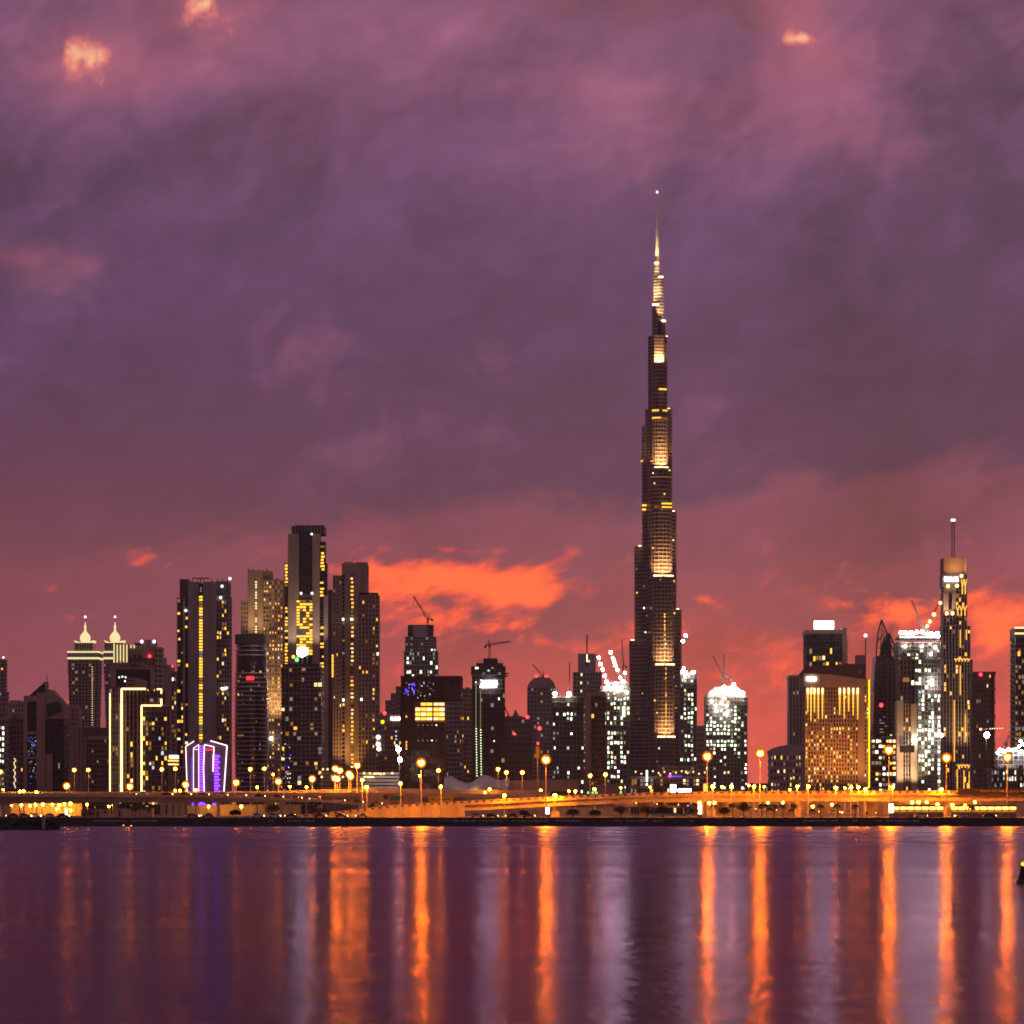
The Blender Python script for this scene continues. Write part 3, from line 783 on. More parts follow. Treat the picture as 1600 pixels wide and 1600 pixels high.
T.box('shaft', 262, 278, 1198, None, 0, 14, 'stone_brown')
for y0, y1, a, m_ in ((1180, 1185, 264, 'w_white'), (1187, 1190, 262, 'w_yellow'), (1193, 1195.5, 262.5, 'w_warm')):
    T.box('lit_tier', a, 276, y0, y1, .6, 12, m_); T.box('tier_slab', 261, 277, y1, y1 + 2, 0, 14, 'stone_brown')
T.box('cap', 263, 277, 1178, 1180, 1, 12, 'stone_brown')
T.facade(258, 290, 1200, None, 6, 6, 10, 'glass_dark', 'stone_brown', .4, .4, d=2, lit=.15, pal=WARM); T.done()

# --- tall dark tower with a yellow spine of windows
T = Tower('spine_tower', 'tall dark tower with one yellow vertical line of windows', 317, 2500)
T.box('stone_shaft', 294, 310, 909, None, 0, 30, 'stone_grey'); T.box('stone_shaft', 317.5, 338, 909, None, 0.02, 30, 'stone_grey')
T.box('spine_recess', 310, 317.5, 911, None, 1.2, 28, 'glass_dark')
y = 931
while y < 1165:
    lit_ = not (962 < y < 966 or 1018 < y < 1024 or 1134 < y < 1140)
    T.window(311, 316.3, y, y + 3.1, 1.0, ('w_yellow' if rng.random() < .85 else 'w_yellow_dim') if lit_ else 'w_white_dim', 60)
    T.box('spine_sill', 310, 317.4, y + 3.5, y + 4.4, .5, 1.3, 'stone_grey', False, 'stuff')
    y += 4.6
for y in (918, 922): T.window(312.5, 315, y, y + 2.5, 1.0, 'w_white_dim', 60)
T.facade(276, 294, 934, None, 3, 50, 28, 'glass_dark', 'band_dark', .15, .3, d=1, lit=.14, pal=AMBER, cap=90)
T.box('pale_pier', 285.6, 289, 934, None, .2, 3, 'stone_grey')
T.box('corner_block', 280.5, 294.2, 905, 934.2, 1.5, 28, 'band_dark'); T.box('corner_block', 338, 356, 908, 934.2, 1.5, 28, 'band_dark')
T.facade(338, 358, 930, None, 5, 50, 28, 'glass_dark', 'stone_grey', .30, .25, d=.8, lit=.10, pal=AMBER, cap=140, where=lambda i, j, u, v: .5 if i in (2, 3) and (j in range(1, 9) or j in range(11, 16) or j in range(20, 30)) else .05)
m = T.part('roof_rails', 'stuff')
for x in (281, 287, 293, 300.5, 309, 318, 330, 339, 347, 355): m.box(T.lx(x - .5), T.lx(x + .5), 2, 2.6, T.lz(909), T.lz(903.5), 'metal_dark')
T.bar('roof_beam', (299.5, 902.6, 6), (325.5, 902.6, 6), .5, 'metal_dark'); T.bar('beam_post', (312, 910, 6), (312, 902, 6), .5, 'metal_dark')
T.bulb('roof_lamp', 358.5, 903.5, 4, 1.0, 'w_white')
for x, y in ((290.5, 954), (351, 1076), (354, 1075), (347, 1076), (347, 916), (345, 934)): T.bulb('wall_lamp', x, y, -.6, .9, 'w_white')
T.done()

# --- small building with violet light and white outlines
T = Tower('violet_building', 'small building with violet panels and white light outlines', 322, 1660, 'building')
T.slab('wall', [(291.5, 1168), (303, 1160), (311, 1163), (318, 1160), (330, 1158), (354, 1165.5), (350, 1276), (293, 1276)], 0, 24, 'band_dark')
T.box('violet_panel', 311.5, 318, 1164, 1276, -.5, .2, 'metal_dark')
for y in range(1165, 1268, 4): T.window(312, 317.6, y, y + 2.4, -.62, 'w_violet', 99)
for q in range(13):
    y = 1180 + q * 4.6; T.window(334.8, 343.5 - (q % 2) * 2, y, y + 3.2, -.2, 'w_violet', 99)
for q in range(12):
    y = 1184 + q * 4.6; T.window(298.6, 301.6, y, y + 2.4, -.2, 'w_blue', 99)
for x0, x1 in ((300, 303), (310.5, 321), (332.5, 340)):
    for y in (1255, 1260): T.window(x0, x1, y, y + 3.6, -.8, 'w_violet', 99)
for pts, r_ in (([(303.5, 1158), (290.5, 1166.5), (292.8, 1240)], .38), ([(310.3, 1164), (302.6, 1169), (302.6, 1240)], .28), ([(302.6, 1171), (310.5, 1171)], .22),
                ([(310.8, 1163), (310.8, 1240)], .28), ([(329, 1157.5), (355, 1165), (350, 1240)], .5), ([(319.8, 1163.5), (318.3, 1200), (319.4, 1240)], .42),
                ([(319.8, 1163.5), (334.5, 1167), (333.4, 1206)], .40), ([(333.6, 1178), (333.2, 1206)], .45)):
    T.line('light_strip', pts, r_ * .62, 'led_white', -1.0)
T.box('red_panel', 322, 332, 1170, 1173, -.5, .1, 'w_red')
for q in range(40):
    x = rng.choice([rng.uniform(321, 332), rng.uniform(338, 347), rng.uniform(303, 310)]); y = rng.uniform(1176, 1236)
    T.window(x, x + .8, y, y + .9, -.1, 'w_blue', 99)
T.done()

# --- banded barrel tower, and the floodlit beige cluster behind
T = Tower('banded_tower', 'dark rounded tower wrapped in thin pale floor rings', 391, 2100)
m = Mesh(); prof = lambda y: 25.0 - 2.6 * ((y - 1130) / 125.0) ** 2 + (1.2 if y > 1005 else 0)
def oval(w, dd, n=20): return [(w * math.cos(2 * math.pi * i / n) * (1 if abs(math.cos(2 * math.pi * i / n)) < .85 else 1), dd + (dd - .0) * math.sin(2 * math.pi * i / n)) for i in range(n)]
yy = [990 + i * 12 for i in range(21)] + [YG(2100)]
for a, b in zip(yy, yy[1:]): m.prism(oval(prof(a) * T.k, 11), T.lz(b), T.lz(a), 'glass_dark')
m.obj('glass_body', T.o)
y = 1008
while y < 1240:
    if not 1028 < y < 1044: T.part('floor_rings', 'stuff').prism(oval((prof(y) + 1.4) * T.k, 11, 24), T.lz(y + 1.5), T.lz(y), 'metal_pale')
    y += 7.1
T.box('roof_screen', 367, 414, 991, 1006, -.3, 22, 'metal_dark'); T.box('red_sign', 385, 397, 1056.5, 1063, -1.6, -.6, 'w_red')
for q in range(34):
    x = rng.uniform(370, 412); y = 1010 + 7.1 * rng.randrange(31) + 2.6; T.window(x, x + rng.uniform(1, 2.4), y, y + 2.6, -.2 + abs(x - 391) * .13, pick(DIM), 40)
T.done()
T = Tower('beige_tower', 'floodlit beige tower behind the dark ringed tower', 409, 2950)
T.box('stone_core', 387, 398, 891, None, 0, 26, 'stone_beige'); T.box('stone_core', 402, 411, 891, None, 0.02, 26, 'stone_beige')
T.box('lit_slot', 398, 402, 893, None, .8, 24, 'glass_dark'); T.box('slot_head', 398, 402, 891, 906, .05, 20, 'stone_beige')
y = 908
while y < 995: T.window(398.6, 401.4, y, y + 2.6, .6, 'w_warm' if rng.random() < .8 else 'w_warm_dim', 60); y += 4.1
T.box('upper_block', 411, 424, 892, 907, 2, 24, 'stone_beige')
T.facade(376, 388, 938, None, 3, 46, 24, 'glass_dark', 'stone_beige', .55, .45, d=1.5, lit=.06, pal=AMBER)
T.facade(411, 420, 906, None, 2, 56, 24, 'glass_dark', 'stone_beige', .4, .45, d=1, lit=.29, pal=WARM)
T.facade(420, 442, 906, None, 5, 56, 26, 'glass_warm', 'stone_beige', .55, .42, d=.4, lit=.16, pal=AMBER, cap=60, where=lambda i, j, u, v: .8 if 13 < j < 17 else (.62 if i in (1, 3) else .16))
for x in (390, 396, 418): T.bar('roof_cradle', (x, 892, 8), (x - 3, 888, 8), .6, 'metal_dark')
for x in (423, 430, 437): T.flood(x, 1150, -22, x, 1000, 0, 6e4, (1, .58, .24), 90)
for x in (392, 407): T.flood(x, 1020, -16, x, 920, 0, 3.5e4, (1, .62, .30), 60)
T.bulb('wall_lamp', 424, 1154, -4, 1.5, 'sign_white'); T.done()

# --- tallest of the left cluster
T = Tower('tall_tower', 'tallest tower of the left cluster, white piers around a lit yellow window panel', 481, 2800)
T.box('crown', 455, 507, 822, 834, 2, 28, 'metal_dark'); T.box('crown_top', 461, 505, 819.5, 822.2, 6, 24, 'band_dark')
m = T.part('crown_rails', 'stuff')
for i in range(11): m.box(T.lx(456 + i * 5) - .3, T.lx(456 + i * 5) + .3, 1.6, 2.02, T.lz(834), T.lz(820.5), 'stone_grey')
T.box('stone_pier', 450, 467, 834, None, 0, 24, 'stone_beige'); T.box('stone_pier', 488, 499.5, 834, None, 0.02, 24, 'stone_beige')
T.box('glass_recess', 467, 488, 830, None, 1.5, 24, 'glass_dark')
for x in (472, 477.5, 483): T.box('mullion', x - .5, x + .5, 833, 930, 1.1, 1.6, 'band_dark')
T.box('recess_sill', 464, 488.2, 929, 936, .3, 2, 'band_dark')
r5 = random.Random(5)
for j in range(19):
    y = 938 + j * 4.55
    for i in range(5):
        x = 463.5 + i * 5
        hole = (j in (4, 5) and i in (1, 2)) or (10 <= j <= 11 and i < 3) or (j in (2, 3) and i == 3) or r5.random() < .07
        if not hole: T.window(x, x + 4.6, y, y + 3.2, -.2, 'w_yellow' if r5.random() < .8 else 'w_yellow_dim', 120)
T.box('panel_back', 463, 488.5, 936, 1026, -.1, .5, 'band_dark')
T.facade(444, 450.2, 880, None, 1, 76, 20, 'glass_dark', 'band_dark', .2, .3, d=2, lit=.5, pal=YELLOW, cap=180, where=lambda i, j, u, v: .85 if j < 8 or 12 < j < 34 else .12)
T.facade(499.3, 508, 846, None, 1, 84, 20, 'glass_dark', 'band_dark', .15, .3, d=1, lit=.5, pal=YELLOW, cap=240, where=lambda i, j, u, v: .85 if (2 < j < 9 or 11 < j < 17 or 22 < j < 52 and j % 3) else (.5 if 52 < j < 70 else .05))
T.box('dark_slot', 507.8, 511, 880, None, 3, 20, 'glass_dark'); T.box('stone_pier', 505.8, 512.5, 930, None, .3, 20, 'stone_beige')
T.box('side_wing', 512.4, 519, 921, None, 4, 22, 'band_dark')
T.bulb('roof_light', 470.5, 927, -.5, .9, 'w_white'); T.bulb('roof_light', 487.5, 927, -.5, .9, 'w_white'); T.bulb('roof_light', 487, 834.5, -.5, .8, 'w_white')
T.flood(458, 1030, -14, 458, 905, 0, 3.5e4, (1, .8, .65), 80, fixture=False); T.flood(494, 1030, -14, 494, 905, 0, 3.5e4, (1, .8, .65), 80, fixture=False)
T.done()
T = Tower('glass_tower', 'dark banded glass tower with a glaring white sign on its roof', 470, 2050)
T.facade(439, 503, 1042, None, 10, 30, 26, 'glass_dark', 'metal_grey', .06, .16, lit=.07, pal=DIM, cap=70, bandmat='band_dark')
m = T.part('floor_rings', 'stuff')
for j in range(30): m.box(T.lx(468 if j % 3 else 438.6), T.lx(503.4), -.25, 20, T.lz(1043.4 + j * 6.7), T.lz(1042.6 + j * 6.7), 'metal_grey')
T.box('roof_screen', 441, 499, 1037, 1042.2, 1, 22, 'metal_dark')
for q in range(30):
    x = rng.uniform(440, 455); y = rng.uniform(1160, 1236); T.window(x, x + 1.1, y, y + 1.3, .2, rng.choice(['w_cool', 'w_white', 'w_blue', 'w_violet', 'w_white_dim']), 120)
m = Mesh(); c = (T.lx(471.5), T.lz(1018)); pts = []
for i in range(20):
    t = 2 * math.pi * i / 20; a, b = 8.8 * math.cos(t), 7.4 * math.sin(t); pts.append((c[0] + (a * .92 - b * .38) * T.k, c[1] + (a * .38 + b * .92) * T.k))
m.slab(pts, 4, 5.2, 'sign_flood'); m.obj('oval_sign', T.o)
m = Mesh()
for x in (464, 471.5, 479): m.bar((T.lx(x), 5.6, T.lz(1037.5)), (T.lx(x), 5.6, T.lz(1018)), .3, 'metal_dark')
m.obj('sign_frame', T.o)
T.bulb('roof_light', 463.5, 1030.5, 2, 1.1, 'lamp_green'); T.bulb('roof_light', 458, 1026, 2, 1.0, 'led_yellow'); T.done()

# --- beige pair on the right of the cluster
T = Tower('beige_tower', 'beige grey tower with stepped shoulders right of the tallest left tower', 556, 2600)
T.facade(520, 534, 899, None, 3, 56, 24, 'glass_dark', 'stone_beige', .62, .3, d=.8, lit=.02, pal=WARM)
T.box('stone_core', 539, 546.5, 881, None, .1, 26, 'stone_beige'); T.box('stone_core', 553.5, 574, 881, None, 0.0, 26, 'stone_beige')
T.facade(533.8, 539.2, 895, None, 1, 56, 24, 'glass_dark', 'stone_grey', .3, .4, d=1.5, lit=.10, pal=WARM)
T.box('slot_head', 533.8, 574, 880, 898, .5, 25, 'stone_beige')
T.facade(546.4, 553.6, 899, None, 1, 58, 24, 'glass_dark', 'stone_beige', .3, .45, d=1, lit=.85, pal=[('w_amber', 5), ('w_warm', 2), ('w_amber_dim', 2)], cap=60)
T.facade(560, 592, 930, None, 6, 50, 28, 'glass_dark', 'stone_beige', .5, .3, d=-3, lit=.06, pal=AMBER, cap=80, where=lambda i, j, u, v: .34 if i == 4 else .05)
T.box('shoulder', 561, 590, 926, 930.2, 0, 22, 'concrete_dark'); T.box('roof_beam', 537, 552, 877.3, 878.6, 5, 7, 'metal_dark'); T.box('roof_beam', 555, 575, 877.8, 879, 5, 7, 'metal_dark')
for x in (540, 547, 558, 570): T.bar('beam_post', (x, 881, 6), (x, 878, 6), .4, 'metal_dark')
for x, y in ((536.5, 966), (549.5, 966), (565, 1091), (590.5, 1020), (537, 1092)): T.window(x - 1.5, x + 1.5, y, y + 4, -3.4, 'w_white', 120)
y = 1023
while y < 1056: T.window(518.3, 521, y, y + 2.6, .4, 'w_yellow', 130); y += 3.6
T.flood(528, 1216, -20, 528, 1150, .8, 3e4, (1, .45, .1), 50, fixture=False); T.flood(548, 1216, -20, 548, 1160, .8, 3e4, (1, .5, .12), 60, fixture=False); T.done()

# --- car park with pale louvres
T = Tower('car_park', 'low white-banded car park with rounded corner and roof lights', 590, 1720, 'car park')
m = Mesh()
T.box('core', 505, 621, 1207, None, 2, 22, 'concrete_dark')
for j in range(7):
    y = 1207 + j * 5.4; x1 = 623 - .12 * j
    T.box('louvre_band', 560, x1, y, y + 3.4, -.3 + .05 * j, 22, 'white_panel')
    T.box('louvre_band', 500, 560.1, y + 1, y + 2.6, .8, 20, 'concrete')
for x, y in ((569, 1208), (578, 1208.5), (585, 1209), (588, 1209), (592, 1208.7), (595, 1209.5), (600, 1209), (613, 1208), (570, 1214), (574, 1214), (577, 1214.3), (580, 1214), (583, 1214.2), (512, 1202), (505, 1202), (519, 1213), (503, 1214), (536, 1214)): T.bulb('roof_lamp', x, y, -1.2, .55, 'w_warm')
T.done()

# --- far stepped towers
for i, (a, b, t, lb) in enumerate(((602, 610, 1094, 'lowest and leftmost of three far stepped slab towers'), (610.5, 618, 1083, 'middle one of three far stepped slab towers'), (618.5, 627, 1072, 'tallest of three far stepped slab towers'))):
    T = Tower('far_tower', lb, (a + b) / 2, 4300 + 60 * i, group='far stepped slab towers')
    T.facade(a, b, t, None, 2, 26, 30, 'glass_warm', 'stone_grey', .4, .3, lit=.01, pal=DIM); T.done()
T = Tower('office_block', 'brown block with a small white lit sign and a red roof light', 607, 2500, 'building')
T.facade(591, 628, 1117, None, 8, 20, 24, 'glass', 'stone_brown', .35, .35, lit=.05, pal=AMBER)
T.box('roof_house', 594, 606, 1113, 1117.2, 2, 18, 'concrete_dark'); T.blocks('sign_letter', 610.5, 625, 1120.5, 1125, -.6, 'sign_white')
T.bulb('warning_light', 601, 1114.5, 0, 1.2, 'lamp_red'); T.bulb('wall_lamp', 597.8, 1128, -.7, 1.3, 'led_yellow')
for y in (1143, 1150, 1155): T.bulb('wall_lamp', 619, y, -.8, .6, 'w_cool')
for x, y in ((591, 1152), (591, 1163), (592, 1170)): T.bulb('wall_lamp', x, y, -1, 1.6, 'w_white')
T.done()

# --- dark cube with an overhang
T = Tower('cube_building', 'dark cube building with an overhanging corner and glowing yellow window grid', 672, 1900, 'building')
T.facade(626, 722, 1057.5, 1093, 16, 7, 34, 'glass_dark', 'maroon_dark', .08, .1, lit=.0, d=0)
T.facade(626, 696, 1093, None, 24, 14, 33, 'glass_dark', 'maroon_dark', .28, .06, d=.5, lit=.0)
r6 = random.Random(6)
for j in range(4):
    for i in range(5):
        x0 = (649, 657.5, 666.5, 677.5, 686)[i]; x1 = (656.5, 665.7, 675.2, 685.2, 694.5)[i]; y0 = 1098 + j * 7.6
        if i == 0 and j == 0: continue
        T.window(x0, x1, y0, y0 + (4.4 if j in (0, 3) else 5.6), .2, 'w_warm' if r6.random() < .65 else 'w_yellow', 60)
        T.window(x0, x1, y0 + 6.2, y0 + 6.9, .2, 'w_yellow_dim', 60)
T.box('grid_back', 648, 695.6, 1096, 1128, .3, .6, 'stone_brown')
for q in range(54):
    if q < 30: x, y, mm = r6.uniform(630, 648), r6.uniform(1066, 1087), r6.choice(['w_blue', 'w_blue', 'w_violet', 'w_cool'])
    else: x, y, mm = r6.uniform(652, 678), r6.uniform(1064, 1094), r6.choice(['w_white_dim', 'w_white_dim', 'w_cool'])
    T.window(x, x + r6.uniform(.7, 1.6), y, y + r6.uniform(.8, 2.2), -.12 if y < 1092 else .3, mm, 90)
for y in (1132, 1156):
    for x in (653, 660, 667, 674, 681): T.window(x, x + 1.6, y, y + 2, .2, r6.choice(['w_green', 'w_white_dim', 'w_warm_dim']), 110)
for y in (1118, 1158, 1163, 1168): T.window(634, 636, y, y + 3.4, .2, 'w_amber', 120)
for q in range(30):
    x, y = r6.uniform(628, 694), r6.uniform(1176, 1236); T.window(x, x + 1, y, y + 1.2, .2, r6.choice(['w_amber_dim', 'w_warm_dim', 'w_white_dim']), 110)
T.box('roof_edge', 625.6, 722.4, 1056, 1057.7, -.3, 34.4, 'metal_dark'); T.done()

# --- tower with stepped top and crane
T = Tower('stepped_tower', 'grey purple tower with stepped shoulders rising behind the dark cube', 657, 3000)
T.box('crown', 637, 677, 976, 995, 3, 28, 'glass'); T.box('crown_panel', 645, 668, 977.5, 995, 2.7, 3.2, 'stone_grey')
T.facade(633, 681, 994.5, 1017, 12, 5, 30, 'glass', 'stone_grey', .25, .3, d=1.5, lit=.08, pal=COOL, where=lambda i, j, u, v: .4 if i == 2 else .06)
T.facade(631, 684, 1017, None, 13, 36, 32, 'glass', 'stone_grey', .25, .3, lit=.05, pal=SITE, cap=60, where=lambda i, j, u, v: (.6 if i in (2, 3) else .12) if j < 9 else .03); T.done()
T = Tower('office_tower', 'slim purple brown tower tucked under the cube overhang', 709, 2750)
T.facade(697, 722, 1095, None, 6, 24, 24, 'glass', 'stone_grey', .3, .3, lit=.05, pal=DIM); T.done()
T = Tower('office_tower', 'narrow brown tower left of the tower with vertical dot lights', 729, 2850)
T.facade(716, 738, 1076, None, 5, 28, 24, 'glass_warm', 'stone_pink', .4, .35, lit=.04, pal=AMBER); T.done()

# --- tower with bright sign and two lines of dots
T = Tower('sign_tower', 'dark tower with a glowing white slanted sign and green-white dot lines', 763, 2600)
T.facade(736, 790, 1041, 1054, 9, 3, 30, 'glass', 'band_dark', .12, .3, d=-.6, lit=.06, pal=COOL); T.facade(737.5, 789, 1054, None, 9, 30, 28, 'glass_dark', 'band_dark', .1, .12, lit=.02, pal=DIM)
T.box('crown', 744, 786, 1036, 1041.2, 2, 26, 'concrete_dark'); T.box('crown', 755, 777, 1028, 1036.2, 5, 22, 'concrete_dark')
m = T.part('roof_rails', 'stuff')
for i in range(12): m.box(T.lx(745 + i * 3.6) - .2, T.lx(745 + i * 3.6) + .2, 1.5, 2.0, T.lz(1036.5), T.lz(1033 - (i * 7) % 4), 'metal_dark')
T.slab('lit_sign', [(750.5, 1073.5), (753.5, 1064.5), (777, 1064.5), (775, 1073.5)], -1.5, -.6, 'sign_flood')
for x in (790.5,): T.box('bracket', 789, 795, 1051, 1053, 4, 8, 'metal_dark'); T.box('bracket', 789, 793.5, 1055, 1057, 4, 8, 'metal_dark')
T.box('light_rail', 743.2, 744.2, 1066, 1138, -.6, -.3, 'w_green_dim'); T.box('light_rail', 750.3, 751.3, 1070, 1140, -.6, -.3, 'w_warm_dim')
led_dots(T, 744, 1138, 1212, 4.1, 'w_green', -.6, .85, 745.2); led_dots(T, 751.2, 1140, 1210, 4.1, 'w_green', -.6, .85, 752)
for x, y in ((743.6, 1065), (751.5, 1062), (779.5, 1090), (772, 1157)): T.window(x - .9, x + .9, y, y + 4 if x == 779.5 else y + 1.8, -.7, 'w_white', 60)
T.done()

T = Tower('low_block', 'low dark block with a spiky roof between sign tower and domed tower', 809, 3100, 'building')
T.facade(789, 830, 1120, None, 8, 16, 30, 'glass', 'stone_brown', .3, .3, lit=.015, pal=DIM)
T.slab('gable', [(800, 1120.2), (805.5, 1108), (811, 1120.2)], 2, 14, 'stone_brown'); T.box('pale_chimney', 808.5, 810.5, 1116, 1125, 1, 2, 'stone_beige')
T.bar('strut', (788, 1103, 4), (796, 1120, 4), .7, 'crane_paint'); T.bulb('warning_light', 804.5, 1147, -.8, .9, 'lamp_red'); T.bulb('warning_light', 824, 1120.5, -.8, 1.5, 'lamp_red'); T.done()

T = Tower('domed_block', 'purple tower with a low domed roof and two red lights', 846, 3400)
T.facade(824, 868, 1073, None, 9, 30, 32, 'glass', 'stone_grey', .25, .25, lit=.05, pal=DIM, where=lambda i, j, u, v: .5 if (j == 8 and 2 < i < 6) or (j in (0, 1) and i > 6) else .02)
T.slab('dome_roof', [(824.5, 1073.2), (825.5, 1069), (830, 1063), (836, 1058.5), (846, 1057), (857, 1058.5), (863, 1063), (867, 1069), (867.5, 1073.2)], 2, 30, 'stone_grey')
for x in (838, 853.5): T.bulb('warning_light', x, 1056.5, 3, 1.5, 'lamp_red')
T.done()

def site(T, x0, x1, y0, y1, nx, ny, depth, lit, pal, where=None, cap=60, d=0.0):
    """bare concrete frame of a tower going up"""
    gain = [rng.choice([.25, .6, 1.0, 1.0, 1.25]) for _ in range(ny)]        # some floors are busier than others
    base = where or (lambda i, j, u, v: lit)
    where = lambda i, j, u, v: min(.98, base(i, j, u, v) * gain[j])
    T.facade(x0, x1, y0, y1, nx, ny, depth, 'concrete_dark', 'concrete', .22, .22, d=d, proud=1.0, lit=lit, pal=pal, where=where, cap=cap, wsc=.8)
    m = T.part('scaffold', 'stuff')
    for i in range(nx * 2 + 1):
        x = x0 + (x1 - x0) * i / (nx * 2); m.box(T.lx(x) - .14, T.lx(x) + .14, d - 1.4, d - 1.1, T.lz(y0 + 26), T.lz(y0 - rng.uniform(1, 4)), 'crane_paint')
    for j in range(5): m.box(T.lx(x0), T.lx(x1), d - 1.4, d - 1.15, T.lz(y0 + j * 5 + .5), T.lz(y0 + j * 5), 'crane_paint')

T = Tower('construction_tower', 'dark unfinished block with two glaring white roof floodlights', 887, 2700)
site(T, 863, 912, 1088, None, 9, 24, 30, .1, SITEW, lambda i, j, u, v: .55 if j in (3, 7, 10, 15, 16, 17, 19) and i in (0, 1, 3, 4, 5) else (.5 if 14 < j < 20 and i in (0, 1, 3, 4, 5, 7) else .04), 90)
for x in (867, 889): T.bulb('floodlight', x, 1084, -2, 1.35, 'flood_site')
T.bar('roof_mast', (889.5, 1088, 8), (890.5, 1034, 8), .55, 'crane_paint'); T.bar('roof_mast', (877, 1088, 8), (871, 1074, 8), .5, 'crane_paint'); T.done()
T = Tower('spired_tower', 'grey tower with a square hooded top and a thin spire', 918, 3600)
T.facade(896, 940, 1050, None, 9, 34, 34, 'glass', 'stone_grey', .2, .25, lit=.02, pal=DIM, where=lambda i, j, u, v: .3 if j == 2 and i < 5 else .02)
T.box('hood', 904, 931, 1021, 1050.2, 4, 28, 'stone_grey'); T.bar('spire', (917.3, 1035, 3.5), (917.3, 992, 3.5), .9, 'metal_dark'); T.slab('spire_base', [(915.6, 1040), (919, 1040), (917.9, 1005), (916.7, 1005)], 2.6, 4, 'metal_dark')
T.box('green_light', 916.7, 917.9, 1022, 1034, 2.2, 2.6, 'w_green'); T.window(919.5, 921.5, 1031, 1034.5, 3.8, 'w_warm', 60); T.done()
T = Tower('pier_building', 'block with a tall pale blank pier on its left side', 930, 2450, 'building')
T.box('pale_pier', 914.5, 923.5, 1082, None, 0, 24, 'stone_pink'); T.box('roof_beam', 914.5, 946, 1081, 1087, .2, 22, 'stone_pink')
T.facade(923.5, 946, 1087, None, 4, 21, 24, 'glass_dark', 'stone_brown', .2, .25, d=1, lit=.05, pal=DIM)
T.box('podium', 924, 976, 1226, None, -4, 24, 'stone_pink')
for q in range(9): T.window(912.8, 914.4, 1103 + q * 12, 1105 + q * 12, 1, 'w_warm_dim', 60)
T.done()
T = Tower('construction_tower', 'unfinished tower full of greenish site lights just left of the supertall', 960, 2900)
site(T, 938, 984, 1072, None, 9, 26, 30, .1, SITE, lambda i, j, u, v: .95 if 9 <= j <= 17 and i in (2, 3, 4, 6, 7) else (.75 if 5 <= j < 9 and i in (1, 2, 4, 6) else (.6 if j < 5 and i > 3 else .14)), 120)
T.box('formwork', 948, 982, 1065, 1072.2, 4, 24, 'concrete_dark')
for x, y in ((946, 1076), (953, 1075.5), (959, 1076), (965, 1078), (970, 1074), (979, 1082), (975, 1065), (969, 1059), (976, 1052), (973, 1064), (950, 1068), (962, 1068)): T.bulb('floodlight', x, y, -2.4, 1.0, 'flood_site')
for y in range(1106, 1122, 4): T.bulb('floodlight', 974.5, y, -2, 1.2, 'w_green')
T.done()

